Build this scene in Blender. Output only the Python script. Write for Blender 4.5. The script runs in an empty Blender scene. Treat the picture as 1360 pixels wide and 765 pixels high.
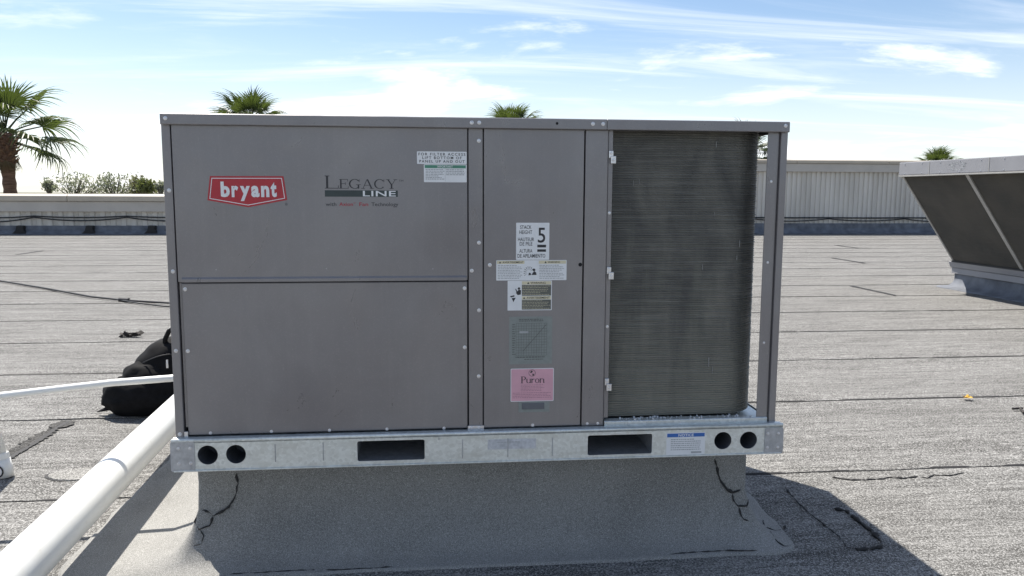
import bpy, bmesh, math, random
from mathutils import Vector, Matrix, Euler, noise as mnoise

# ------------------------------------------------------------------ camera, sky, sun, exposure
scene = bpy.context.scene
col = scene.collection
random.seed(7)
rad = math.radians

cam_data = bpy.data.cameras.new('camera')
cam_data.sensor_width = 36.0
cam_data.lens = 36.0 * 1050 / 1360
cam_data.clip_end = 6000
cam_data.clip_start = 0.02
cam = bpy.data.objects.new('camera', cam_data)
col.objects.link(cam)
yaw, pitch, roll = -0.1038, 0.1200, 0.0043
fwd = Vector((-math.sin(yaw) * math.cos(pitch), math.cos(yaw) * math.cos(pitch), -math.sin(pitch)))
rt0 = Vector((math.cos(yaw), math.sin(yaw), 0))
up0 = rt0.cross(fwd)
rt = math.cos(roll) * rt0 + math.sin(roll) * up0
up = -math.sin(roll) * rt0 + math.cos(roll) * up0
cam.matrix_world = Matrix(((rt.x, up.x, -fwd.x, -0.173), (rt.y, up.y, -fwd.y, -2.391), (rt.z, up.z, -fwd.z, 1.182), (0, 0, 0, 1)))
scene.camera = cam

TO_SUN = Vector((-0.34, 0.48, 1.0)).normalized()
SUN_EL = math.asin(TO_SUN.z)
SUN_AZ = math.atan2(TO_SUN.x, TO_SUN.y)          # clockwise from +Y
world = bpy.data.worlds.new('World')
scene.world = world
world.use_nodes = True
wn, wl = world.node_tree.nodes, world.node_tree.links
wn.clear()
w_out = wn.new('ShaderNodeOutputWorld')
w_bg = wn.new('ShaderNodeBackground')
w_sky = wn.new('ShaderNodeTexSky')
w_sky.sky_type = 'NISHITA'
w_sky.sun_disc = False
w_sky.sun_elevation = SUN_EL
w_sky.sun_rotation = SUN_AZ
w_sky.altitude = 10
w_sky.air_density = 1.0
w_sky.dust_density = 0.6
w_sky.ozone_density = 2.6
w_bg.inputs['Strength'].default_value = 0.089
SKY_STRENGTH = w_bg.inputs['Strength'].default_value


def wnode(kind, **kw):
    n = wn.new(kind)
    for k, v in kw.items():
        setattr(n, k, v)
    return n


def wmath(op, a, b=None):
    n = wn.new('ShaderNodeMath')
    n.operation = op
    for i, v in enumerate((a, b)):
        if v is None:
            continue
        if isinstance(v, (int, float)):
            n.inputs[i].default_value = v
        else:
            wl.new(v, n.inputs[i])
    return n.outputs[0]


# high thin cloud and a few fair-weather banks on a flat layer over the whole dome
w_tc = wn.new('ShaderNodeTexCoord')
w_sep = wn.new('ShaderNodeSeparateXYZ')
wl.new(w_tc.outputs['Generated'], w_sep.inputs[0])
zc = wmath('ADD', wmath('MAXIMUM', w_sep.outputs['Z'], 0.0), 0.10)
cu = wmath('DIVIDE', w_sep.outputs['X'], zc)
cv = wmath('DIVIDE', w_sep.outputs['Y'], zc)
w_comb = wn.new('ShaderNodeCombineXYZ')
wl.new(cu, w_comb.inputs[0])
wl.new(cv, w_comb.inputs[1])


def cloud_layer(loc, rot, scale, freq, detail, rough, distort, lo, hi):
    m = wn.new('ShaderNodeMapping')
    m.inputs['Location'].default_value = loc
    m.inputs['Rotation'].default_value = (0, 0, rot)
    m.inputs['Scale'].default_value = scale
    wl.new(w_comb.outputs[0], m.inputs[0])
    t = wn.new('ShaderNodeTexNoise')
    t.inputs['Scale'].default_value = freq
    t.inputs['Detail'].default_value = detail
    t.inputs['Roughness'].default_value = rough
    t.inputs['Distortion'].default_value = distort
    wl.new(m.outputs[0], t.inputs['Vector'])
    r = wn.new('ShaderNodeMapRange')
    r.interpolation_type = 'SMOOTHSTEP'
    r.inputs['From Min'].default_value = lo
    r.inputs['From Max'].default_value = hi
    wl.new(t.outputs['Fac'], r.inputs['Value'])
    return r.outputs[0]


cirrus = cloud_layer((3.1, 1.7, 0), rad(-28), (0.45, 1.7, 1), 0.9, 9, 0.62, 0.9, 0.47, 0.78)
puffs = cloud_layer((8.2, 2.4, 0), rad(8), (0.8, 1.0, 1), 0.75, 10, 0.6, 0.35, 0.52, 0.66)
cloud = wmath('MAXIMUM', wmath('MULTIPLY', cirrus, 0.62), wmath('MULTIPLY', puffs, 0.9))
# the layer is seen edge-on low down, where gaps close up
w_veil = wn.new('ShaderNodeMapRange')
w_veil.interpolation_type = 'SMOOTHERSTEP'
w_veil.inputs['From Min'].default_value = 0.24
w_veil.inputs['From Max'].default_value = 0.0
wl.new(w_sep.outputs['Z'], w_veil.inputs['Value'])
veil = wmath('MULTIPLY', w_veil.outputs[0], 0.40)
cloud = wmath('SUBTRACT', 1.0, wmath('MULTIPLY', wmath('SUBTRACT', 1.0, cloud), wmath('SUBTRACT', 1.0, veil)))
w_mix = wn.new('ShaderNodeMix')
w_mix.data_type = 'RGBA'
wl.new(cloud, w_mix.inputs['Factor'])
wl.new(w_sky.outputs[0], w_mix.inputs['A'])
w_mix.inputs['B'].default_value = (8.8, 9.0, 9.4, 1)
wl.new(w_mix.outputs['Result'], w_bg.inputs['Color'])
wl.new(w_bg.outputs[0], w_out.inputs['Surface'])

sun_data = bpy.data.lights.new('sun', 'SUN')
sun_data.energy = 4.8
sun_data.angle = rad(0.53)
sun_data.color = (1.0, 0.945, 0.865)
sun = bpy.data.objects.new('sun', sun_data)
col.objects.link(sun)
sun.rotation_euler = (-TO_SUN).to_track_quat('-Z', 'Y').to_euler()
sun.location = (-4, 6, 12)

scene.view_settings.view_transform = 'Standard'
scene.view_settings.look = 'None'
scene.view_settings.gamma = 1
scene.view_settings.exposure = 0.75
scene.view_settings.use_curve_mapping = False
scene.cycles.max_bounces = 8
scene.cycles.diffuse_bounces = 4

# ------------------------------------------------------------------ materials


class NT:
    """small helper round a material's node tree"""

    def __init__(self, name, rough=0.5, metal=0.0, spec=0.5):
        self.m = bpy.data.materials.new(name)
        self.m.use_nodes = True
        self.n, self.l = self.m.node_tree.nodes, self.m.node_tree.links
        self.b = self.n['Principled BSDF']
        self.b.inputs['Roughness'].default_value = rough
        self.b.inputs['Metallic'].default_value = metal
        self.b.inputs['Specular IOR Level'].default_value = spec
        self.tc = self.n.new('ShaderNodeTexCoord')

    def coords(self, scale=(1, 1, 1), rot=(0, 0, 0), kind='Object'):
        mp = self.n.new('ShaderNodeMapping')
        mp.inputs['Scale'].default_value = scale
        mp.inputs['Rotation'].default_value = rot
        self.l.new(self.tc.outputs[kind], mp.inputs[0])
        return mp.outputs[0]

    def world_coords(self, scale=(1, 1, 1)):
        g = self.n.new('ShaderNodeNewGeometry')
        mp = self.n.new('ShaderNodeMapping')
        mp.inputs['Scale'].default_value = scale
        self.l.new(g.outputs['Position'], mp.inputs[0])
        return mp.outputs[0]

    def noise(self, vec, scale, detail=4, rough=0.55, distort=0.0):
        t = self.n.new('ShaderNodeTexNoise')
        t.inputs['Scale'].default_value = scale
        t.inputs['Detail'].default_value = detail
        t.inputs['Roughness'].default_value = rough
        t.inputs['Distortion'].default_value = distort
        self.l.new(vec, t.inputs['Vector'])
        return t.outputs['Fac']

    def voronoi(self, vec, scale, out='Color'):
        t = self.n.new('ShaderNodeTexVoronoi')
        t.inputs['Scale'].default_value = scale
        self.l.new(vec, t.inputs['Vector'])
        return t.outputs[out]

    def ramp(self, fac, stops, interp='LINEAR'):
        r = self.n.new('ShaderNodeValToRGB')
        r.color_ramp.interpolation = interp
        els = r.color_ramp.elements
        while len(els) < len(stops):
            els.new(0.5)
        for e, (p, c) in zip(els, stops):
            e.position = p
            e.color = (c, c, c, 1) if isinstance(c, (int, float)) else (*c, 1)
        self.l.new(fac, r.inputs[0])
        return r.outputs[0]

    def mix(self, fac, a, b, mode='MIX'):
        x = self.n.new('ShaderNodeMix')
        x.data_type = 'RGBA'
        x.blend_type = mode
        for key, v in (('Factor', fac), ('A', a), ('B', b)):
            if isinstance(v, (int, float)):
                x.inputs[key].default_value = v if key == 'Factor' else (v, v, v, 1)
            elif isinstance(v, tuple):
                x.inputs[key].default_value = (*v, 1)
            else:
                self.l.new(v, x.inputs[key])
        return x.outputs['Result']

    def math(self, op, a, b):
        x = self.n.new('ShaderNodeMath')
        x.operation = op
        for i, v in enumerate((a, b)):
            if isinstance(v, (int, float)):
                x.inputs[i].default_value = v
            else:
                self.l.new(v, x.inputs[i])
        return x.outputs[0]

    def color(self, c):
        if isinstance(c, tuple):
            self.b.inputs['Base Color'].default_value = (*c, 1)
        else:
            self.l.new(c, self.b.inputs['Base Color'])

    def rough(self, v):
        self.l.new(v, self.b.inputs['Roughness'])

    def bump(self, h, strength=0.3, dist=0.01):
        x = self.n.new('ShaderNodeBump')
        x.inputs['Strength'].default_value = strength
        x.inputs['Distance'].default_value = dist
        self.l.new(h, x.inputs['Height'])
        self.l.new(x.outputs[0], self.b.inputs['Normal'])


M = {}


def plain(name, c, rough=0.5, metal=0.0, spec=0.5, vary=0.12, scale=30):
    t = NT(name, rough, metal, spec)
    n = t.noise(t.coords(), scale, 5)
    lo = tuple(x * (1 - vary) for x in c)
    hi = tuple(min(1, x * (1 + vary)) for x in c)
    t.color(t.ramp(n, [(0.3, lo), (0.7, hi)]))
    M[name] = t.m
    return t.m


# grey factory paint: slight oil-canning, dust film, faint runs and handling scuffs
t = NT('cabinet_paint', 0.34, 0.38, 0.5)
big = t.noise(t.world_coords((1.2, 1, 0.8)), 1.7, 4, 0.55)
runs = t.noise(t.world_coords((38, 38, 1.0)), 1.0, 6, 0.65, 0.2)
dust = t.noise(t.world_coords(), 230, 2)
smear = t.noise(t.world_coords((2.2, 2, 1.4)), 2.6, 8, 0.68, 1.2)
scuff = t.noise(t.world_coords((9, 9, 90)), 1.3, 4, 0.7, 0.5)
c = t.ramp(big, [(0.28, (0.188, 0.179, 0.188)), (0.72, (0.262, 0.250, 0.252))])
c = t.mix(t.ramp(smear, [(0.46, 0.0), (0.72, 0.22)]), c, (0.32, 0.305, 0.29))
c = t.mix(t.ramp(runs, [(0.54, 0.0), (0.80, 0.12)]), c, (0.37, 0.36, 0.345))
c = t.mix(t.ramp(dust, [(0.55, 0.0), (0.75, 0.18)]), c, (0.40, 0.385, 0.365))
c = t.mix(t.ramp(scuff, [(0.72, 0.0), (0.82, 0.14)]), c, (0.42, 0.41, 0.40))
t.color(c)
t.rough(t.ramp(smear, [(0.3, 0.24), (0.7, 0.46)]))
t.bump(t.noise(t.world_coords((1, 1, 1)), 2.1, 3, 0.45), 0.6, 0.020)
M['paint'] = t.m

# galvanised steel with spangle
t = NT('galvanised_steel', 0.38, 0.62)
sp = t.voronoi(t.world_coords(), 120)
bw = t.n.new('ShaderNodeRGBToBW')
t.l.new(sp, bw.inputs[0])
wear = t.noise(t.world_coords((4, 4, 14)), 3, 6)
c = t.mix(t.ramp(bw.outputs[0], [(0.2, 0.0), (0.8, 1.0)]), (0.60, 0.63, 0.62), (0.72, 0.75, 0.74))
c = t.mix(t.ramp(wear, [(0.48, 0.0), (0.75, 0.55)]), c, (0.46, 0.47, 0.44))
t.color(c)
t.rough(t.ramp(bw.outputs[0], [(0.0, 0.36), (1.0, 0.52)]))
M['galv'] = t.m

plain('bracket_steel', (0.42, 0.43, 0.45), 0.5, 0.6, vary=0.18, scale=60)
plain('screw_steel', (0.66, 0.66, 0.68), 0.32, 0.85)
plain('dark_void', (0.015, 0.015, 0.017), 0.8, 0.0, 0.2)
plain('black_rubber', (0.02, 0.02, 0.022), 0.6)
plain('label_white', (0.74, 0.75, 0.76), 0.4, vary=0.04)
plain('label_ink', (0.025, 0.025, 0.03), 0.5)
plain('label_grey', (0.36, 0.37, 0.38), 0.5)
plain('label_green', (0.07, 0.24, 0.16), 0.45)
plain('label_cream', (0.66, 0.60, 0.42), 0.45, vary=0.05)
plain('label_panel_dark', (0.11, 0.115, 0.10), 0.5)
plain('label_blue', (0.03, 0.13, 0.42), 0.45)
plain('label_pink', (0.66, 0.36, 0.43), 0.45, vary=0.05)
plain('label_red', (0.42, 0.022, 0.035), 0.38, vary=0.06)
plain('ink_red', (0.36, 0.03, 0.05), 0.5)
plain('ink_teal', (0.035, 0.05, 0.05), 0.5)
plain('chart_film', (0.225, 0.25, 0.24), 0.3, vary=0.08, scale=80)
plain('chart_ink', (0.10, 0.11, 0.105), 0.5)
plain('faded_white', (0.52, 0.53, 0.55), 0.5, vary=0.2, scale=70)
plain('latch_grey', (0.12, 0.125, 0.14), 0.5)

# white PVC with a little grime
t = NT('white_pvc', 0.34)
g = t.noise(t.world_coords((3, 3, 9)), 6, 7, 0.65)
c = t.ramp(g, [(0.35, (0.80, 0.80, 0.77)), (0.62, (0.78, 0.775, 0.735)), (0.82, (0.64, 0.62, 0.56))])
t.color(c)
M['pvc'] = t.m

# condenser coil fins
t = NT('coil_fins', 0.55, 0.35, 0.4)
d1 = t.noise(t.world_coords((3.2, 3.2, 1.3)), 2.0, 8, 0.66, 0.6)
d2 = t.noise(t.world_coords((1.6, 1.6, 60)), 3.0, 5, 0.65)
d3 = t.noise(t.world_coords((160, 160, 4)), 1.0, 3, 0.6)
c = t.ramp(d1, [(0.30, (0.072, 0.073, 0.071)), (0.52, (0.125, 0.124, 0.114)), (0.75, (0.20, 0.193, 0.17))])
c = t.mix(t.ramp(d2, [(0.54, 0.0), (0.70, 0.45)]), c, (0.30, 0.30, 0.28))
c = t.mix(t.ramp(d3, [(0.66, 0.0), (0.76, 0.5)]), c, (0.28, 0.28, 0.27))
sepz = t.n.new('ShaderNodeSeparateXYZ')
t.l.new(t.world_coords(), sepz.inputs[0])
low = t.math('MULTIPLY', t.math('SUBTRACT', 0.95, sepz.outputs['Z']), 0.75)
low_tint = t.math('ADD', t.noise(t.world_coords((7, 7, 1.2)), 2.2, 7, 0.7, 0.4), low)  # olive tint over the fins, stronger towards the bottom, broken by noise
c = t.mix(t.ramp(low_tint, [(0.48, 0.0), (0.80, 0.60)]), c, (0.255, 0.25, 0.21))
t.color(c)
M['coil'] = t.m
plain('fin_scratch', (0.24, 0.24, 0.235), 0.5, 0.3)


def roofing(name, base_lo, base_hi, dark, speck=150, streak=True, bump=0.5, grit=0.85):
    t = NT(name, 0.95, 0.0, 0.15)
    w = t.world_coords()
    g1 = t.noise(w, speck, 2, 0.8)
    g2 = t.noise(w, speck * 2.3, 2, 0.6)
    tone = t.noise(t.world_coords((0.5, 1.3, 1)), 0.9, 5, 0.6)
    c = t.ramp(tone, [(0.3, base_lo), (0.7, base_hi)])
    lite = tuple(min(0.75, x * 2.0) for x in base_hi)
    g3 = t.noise(t.world_coords((0.45, 1, 1)), 42, 4, 0.8)
    if streak:
        s1 = t.noise(t.world_coords((0.9, 5.2, 1)), 1.5, 9, 0.70, 0.8)
        s2 = t.noise(t.world_coords((0.45, 9.0, 1)), 3.0, 8, 0.72, 0.6)
        sm = t.math('MAXIMUM', s1, t.math('ADD', s2, 0.01))
        s3 = t.noise(t.world_coords((1.1, 13.0, 1)), 2.3, 8, 0.74, 0.5)
        c = t.mix(t.ramp(s3, [(0.50, 0.0), (0.68, 0.70)]), c, dark)
        c = t.mix(t.ramp(sm, [(0.50, 0.0), (0.68, 0.70)]), c, dark)
        worn = t.math('ADD', g1, t.math('MULTIPLY', t.ramp(sm, [(0.47, 0.0), (0.70, 1.0)]), 0.20))
    else:
        blot = t.noise(w, 3.5, 6, 0.6)
        c = t.mix(t.ramp(blot, [(0.46, 0.0), (0.72, 0.55)]), c, dark)
        worn = t.math('ADD', g1, t.math('MULTIPLY', blot, 0.04))
    if streak:
        c = t.mix(t.ramp(g3, [(0.52, 0.0), (0.66, 0.62)]), c, dark)
        c = t.mix(t.ramp(g3, [(0.34, 0.55), (0.48, 0.0)]), c, lite)
    c = t.mix(t.ramp(worn, [(0.535, 0.0), (0.60, grit)]), c, (0.028, 0.027, 0.025))
    c = t.mix(t.ramp(g1, [(0.38, grit), (0.46, 0.0)]), c, lite)
    c = t.mix(t.ramp(g2, [(0.36, 0.6), (0.45, 0.0)]), c, (0.05, 0.048, 0.046))
    c = t.mix(t.ramp(g2, [(0.56, 0.0), (0.66, 0.6)]), c, lite)
    t.color(c)
    t.bump(t.math('ADD', g1, g2), bump, 0.004)
    M[name] = t.m


roofing('roofing', (0.175, 0.171, 0.162), (0.245, 0.241, 0.231), (0.080, 0.077, 0.071), 125, True, 0.5, 0.62)
roofing('flashing', (0.245, 0.242, 0.230), (0.315, 0.311, 0.296), (0.17, 0.167, 0.157), 240, False, 0.3, 0.20)
roofing('worn_roofing', (0.055, 0.054, 0.05), (0.085, 0.083, 0.08), (0.03, 0.03, 0.03), 115, False, 0.5, 0.8)
roofing('patch_granules', (0.22, 0.215, 0.20), (0.29, 0.285, 0.27), (0.18, 0.18, 0.17), 130, False, 0.4, 0.6)
plain('tar', (0.022, 0.021, 0.021), 0.75, vary=0.4, scale=90)
plain('tar_dust', (0.075, 0.072, 0.07), 0.9, vary=0.5, scale=140)
plain('wall_flashing', (0.13, 0.14, 0.16), 0.8, vary=0.35, scale=5)
plain('coping', (0.42, 0.37, 0.30), 0.5, vary=0.08, scale=2)
plain('fascia', (0.44, 0.41, 0.37), 0.55, vary=0.08, scale=1.5)
t = NT('ribbed_steel', 0.5)
st = t.noise(t.world_coords((2.6, 1, 0.25)), 1.5, 7, 0.7)
c = t.ramp(t.noise(t.world_coords((1.4, 1, 0.3)), 1.6, 5), [(0.3, (0.50, 0.475, 0.43)), (0.7, (0.62, 0.59, 0.54))])
c = t.mix(t.ramp(st, [(0.5, 0.0), (0.72, 0.5)]), c, (0.33, 0.31, 0.28))
t.color(c)
M['ribbed'] = t.m
plain('unit_white', (0.25, 0.25, 0.265), 0.45, vary=0.06, scale=4)
plain('unit_trim', (0.34, 0.33, 0.31), 0.45, vary=0.1, scale=8)
t = NT('dark_coil_face', 0.6, 0.2, 0.4)
w1 = t.noise(t.world_coords((1.4, 1.4, 30)), 3.0, 5, 0.6)
w2 = t.noise(t.world_coords((2, 2, 2)), 1.2, 5, 0.6)
c = t.ramp(w2, [(0.3, (0.050, 0.046, 0.038)), (0.7, (0.088, 0.076, 0.060))])
c = t.mix(t.ramp(w1, [(0.55, 0.0), (0.75, 0.35)]), c, (0.12, 0.115, 0.10))
t.color(c)
M['coil2'] = t.m
plain('nylon_black', (0.005, 0.005, 0.006), 0.8, 0, 0.2, 0.4, 40)
plain('webbing', (0.008, 0.008, 0.009), 0.8, 0, 0.2, 0.3, 90)
plain('yellow_leaf', (0.62, 0.38, 0.05), 0.6)
plain('dead_leaf', (0.035, 0.03, 0.026), 0.8)
plain('ground_earth', (0.13, 0.135, 0.09), 0.95, vary=0.4, scale=0.3)
plain('treated_wood', (0.26, 0.20, 0.13), 0.8, vary=0.3, scale=12)


def leafmat(name, c1, c2, trans=0.35):
    t = NT(name, 0.45, 0, 0.4)
    oi = t.n.new('ShaderNodeObjectInfo')
    n = t.noise(t.coords(), 1.7, 4)
    f = t.math('ADD', t.math('MULTIPLY', n, 0.7), t.math('MULTIPLY', oi.outputs['Random'], 0.35))
    cc = t.ramp(f, [(0.3, c1), (0.75, c2)])
    t.color(cc)
    tr = t.n.new('ShaderNodeBsdfTranslucent')
    t.l.new(t.mix(0.35, cc, (0.30, 0.42, 0.06)), tr.inputs[0])
    mx = t.n.new('ShaderNodeMixShader')
    mx.inputs[0].default_value = trans
    t.l.new(t.b.outputs[0], mx.inputs[1])
    t.l.new(tr.outputs[0], mx.inputs[2])
    t.l.new(mx.outputs[0], t.n['Material Output'].inputs[0])
    M[name] = t.m


leafmat('palm_green', (0.016, 0.028, 0.011), (0.070, 0.092, 0.034), 0.28)
leafmat('palm_dry', (0.11, 0.075, 0.04), (0.20, 0.14, 0.08), 0.15)
leafmat('grey_leaf', (0.20, 0.20, 0.165), (0.34, 0.33, 0.28), 0.35)
leafmat('olive_leaf', (0.12, 0.13, 0.05), (0.20, 0.20, 0.09), 0.3)
leafmat('rust_leaf', (0.22, 0.19, 0.12), (0.30, 0.26, 0.17), 0.3)
t = NT('palm_trunk', 0.9)
n = t.noise(t.world_coords((1, 1, 5)), 4, 6)
t.color(t.ramp(n, [(0.3, (0.10, 0.055, 0.035)), (0.7, (0.22, 0.13, 0.09))]))
M['palm_trunk'] = t.m
plain('bark', (0.13, 0.11, 0.09), 0.9, vary=0.4)

# ------------------------------------------------------------------ mesh helpers


class MB:
    def __init__(self):
        self.v, self.f = [], []

    def add(self, vs, fs):
        o = len(self.v)
        self.v += [tuple(p) for p in vs]
        self.f += [tuple(i + o for i in f) for f in fs]
        return self

    def box(self, x0, x1, y0, y1, z0, z1):
        return self.add([(x0, y0, z0), (x1, y0, z0), (x1, y1, z0), (x0, y1, z0), (x0, y0, z1), (x1, y0, z1), (x1, y1, z1), (x0, y1, z1)],
                        [(3, 2, 1, 0), (4, 5, 6, 7), (0, 1, 5, 4), (1, 2, 6, 5), (2, 3, 7, 6), (3, 0, 4, 7)])

    def prism(self, poly, axis, a, b):
        """extrude a 2-D polygon: axis 'x' -> poly in (y,z); 'y' -> (x,z); 'z' -> (x,y)"""
        def p3(p, t):
            return {'x': (t, p[0], p[1]), 'y': (p[0], t, p[1]), 'z': (p[0], p[1], t)}[axis]
        n = len(poly)
        vs = [p3(p, a) for p in poly] + [p3(p, b) for p in poly]
        fs = [tuple(range(n)), tuple(range(2 * n - 1, n - 1, -1))]
        fs += [(i, i + n, (i + 1) % n + n, (i + 1) % n) for i in range(n)]
        return self.add(vs, fs)

    def tube(self, pts, r, seg=12, caps=True, flat=1.0):
        pts = [Vector(p) for p in pts]
        rr = r if isinstance(r, (list, tuple)) else [r] * len(pts)
        vs, fs = [], []
        prev = None
        for i, p in enumerate(pts):
            d = (pts[min(i + 1, len(pts) - 1)] - pts[max(i - 1, 0)]).normalized()
            if prev is None:
                u = d.cross(Vector((0, 0, 1)))
                if u.length < 1e-3:
                    u = Vector((1, 0, 0))
            else:
                u = prev - d * prev.dot(d)
            u.normalize()
            prev = u
            w = d.cross(u)
            for k in range(seg):
                a = 2 * math.pi * k / seg
                vs.append(p + u * math.cos(a) * rr[i] + w * math.sin(a) * rr[i] * flat)
        for i in range(len(pts) - 1):
            for k in range(seg):
                a, b = i * seg + k, i * seg + (k + 1) % seg
                fs.append((a, b, b + seg, a + seg))
        if caps:
            fs.append(tuple(range(seg - 1, -1, -1)))
            fs.append(tuple(range((len(pts) - 1) * seg, len(pts) * seg)))
        return self.add(vs, fs)

    def poly(self, pts, y):
        """flat polygon in a plane of constant y, facing -y"""
        return self.add([(p[0], y, p[1]) for p in pts], [tuple(range(len(pts)))])

    def rect(self, x0, x1, z0, z1, y):
        return self.poly([(x0, z0), (x1, z0), (x1, z1), (x0, z1)], y)

    def build(self, name, mat, parent=None, smooth=False, bevel=0.0, recalc=True, auto=None):
        off = parent_world(parent)
        me = bpy.data.meshes.new(name)
        me.from_pydata([(p[0] - off.x, p[1] - off.y, p[2] - off.z) for p in self.v], [], self.f)
        if recalc:
            bm = bmesh.new()
            bm.from_mesh(me)
            bmesh.ops.recalc_face_normals(bm, faces=bm.faces)
            bm.to_mesh(me)
            bm.free()
        return place(name, me, mat, parent, smooth, bevel)


WORLD_AT = {}


def parent_world(parent):
    return WORLD_AT[parent.name] if parent is not None else Vector((0, 0, 0))


def place(name, me, mat, parent=None, smooth=False, bevel=0.0):
    if mat is not None and not me.materials:
        me.materials.append(M[mat] if isinstance(mat, str) else mat)
    if smooth:
        for p in me.polygons:
            p.use_smooth = True
    o = bpy.data.objects.new(name, me)
    col.objects.link(o)
    o.parent = parent
    WORLD_AT[o.name] = parent_world(parent).copy()
    if bevel:
        b = o.modifiers.new('bevel', 'BEVEL')
        b.width = bevel
        b.segments = 2
        b.limit_method = 'ANGLE'
        b.angle_limit = rad(40)
    return o


def thing(name, label, cat, loc, group=None):
    o = bpy.data.objects.new(name, None)
    o.empty_display_size = 0.1
    col.objects.link(o)
    o.location = loc
    WORLD_AT[o.name] = Vector(loc)
    tag(o, label, cat, group)
    return o


def tag(o, label, cat, group=None):
    o['label'] = label
    o['category'] = cat
    if group:
        o['group'] = group
    return o


def struct(o):
    o['kind'] = 'structure'
    return o


def shared(name, me, loc, parent, rot=None, scale=None):
    """another object on shared mesh data at world location loc"""
    o = bpy.data.objects.new(name, me)
    col.objects.link(o)
    o.parent = parent
    o.location = Vector(loc) - parent_world(parent)
    WORLD_AT[o.name] = Vector(loc)
    if rot is not None:
        o.rotation_euler = rot
    if scale is not None:
        o.scale = scale if isinstance(scale, tuple) else (scale,) * 3
    return o


def outline_mesh(outer, holes, depth):
    """plate with real holes, drawn in x,z; front face at y=0, back at y=depth"""
    cu = bpy.data.curves.new('plate', 'CURVE')
    cu.dimensions = '2D'
    cu.fill_mode = 'BOTH'
    cu.extrude = depth / 2
    for loop in [outer] + holes:
        sp = cu.splines.new('POLY')
        sp.points.add(len(loop) - 1)
        for p, (x, z) in zip(sp.points, loop):
            p.co = (x, z, 0, 1)
        sp.use_cyclic_u = True
    ob = bpy.data.objects.new('plate', cu)
    col.objects.link(ob)
    me = bpy.data.meshes.new_from_object(ob.evaluated_get(bpy.context.evaluated_depsgraph_get()))
    bpy.data.objects.remove(ob)
    for v in me.vertices:
        x, z, d = v.co
        v.co = (x, depth / 2 - d, z)
    me.flip_normals() if False else None
    me.materials.clear()
    return me


def circle(cx, cz, r, n=40):
    return [(cx + r * math.cos(2 * math.pi * i / n), cz + r * math.sin(2 * math.pi * i / n)) for i in range(n)]


def rrect(x0, x1, z0, z1, r=0.006, n=5):
    pts = []
    for cx, cz, a0 in ((x1 - r, z1 - r, 0), (x0 + r, z1 - r, 90), (x0 + r, z0 + r, 180), (x1 - r, z0 + r, 270)):
        for i in range(n + 1):
            a = rad(a0 + 90 * i / n)
            pts.append((cx + r * math.cos(a), cz + r * math.sin(a)))
    return pts


def letters(mb, body, x0, x1, z0, z1, y, bold=0.0, spacing=1.0):
    """flat lettering fitted into the box x0..x1, z0..z1 in the plane y (facing -y)"""
    cu = bpy.data.curves.new('text', 'FONT')
    cu.body = body
    cu.size = 1.0
    cu.space_character = spacing
    cu.offset = bold
    cu.resolution_u = 3
    ob = bpy.data.objects.new('text', cu)
    col.objects.link(ob)
    me = bpy.data.meshes.new_from_object(ob.evaluated_get(bpy.context.evaluated_depsgraph_get()))
    bpy.data.objects.remove(ob)
    vs = [v.co.copy() for v in me.vertices]
    if not vs:
        return
    ax, bx = min(v.x for v in vs), max(v.x for v in vs)
    az, bz = min(v.y for v in vs), max(v.y for v in vs)
    mb.add([(x0 + (v.x - ax) / (bx - ax) * (x1 - x0), y, z0 + (v.y - az) / (bz - az) * (z1 - z0)) for v in vs],
           [tuple(p.vertices) for p in me.polygons])
    bpy.data.meshes.remove(me)


def small_print(mb, x0, x1, z0, z1, y, rows, rng, fill=0.5, ragged=0.35):
    """unreadable small print: broken thin bars"""
    dz = (z1 - z0) / rows
    for i in range(rows):
        zt = z1 - dz * i - dz * (1 - fill) / 2
        x = x0
        end = x1 - (x1 - x0) * ragged * rng.random() ** 2
        while x < end - 0.002:
            w = min(rng.uniform(0.003, 0.009), end - x)
            mb.rect(x, x + w, zt - dz * fill, zt, y)
            x += w + rng.uniform(0.0012, 0.002)


# ------------------------------------------------------------------ the roof
ROOF_X0, ROOF_X1 = -34.0, 34.0
SEAM0, PITCH = 0.711, 1.11
rng = random.Random(3)

ground = MB().add([(-3000, -3000, -5.2), (3000, -3000, -5.2), (3000, 3000, -5.2), (-3000, 3000, -5.2)], [(0, 1, 2, 3)]).build('ground', 'ground_earth')
struct(ground)
roof = MB().box(ROOF_X0, ROOF_X1, -24.0, 20.9, -5.19, -0.03).build('roof_deck', 'tar_dust')
struct(roof)


def seam_wobble(x, k):
    return 0.05 * mnoise.noise(Vector((x * 0.09, k * 7.3, 0))) + 0.012 * mnoise.noise(Vector((x * 0.5, k * 7.3, 0))) + 0.006 * mnoise.noise(Vector((x * 3.1, k * 3.7, 5)))


def xs_strip():
    x = ROOF_X0
    out = []
    while x < ROOF_X1:
        out.append(x)
        x += 0.12 if -3.2 < x < 4.2 else (0.4 if abs(x) < 14 else 2.0)
    return out + [ROOF_X1]


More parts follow.
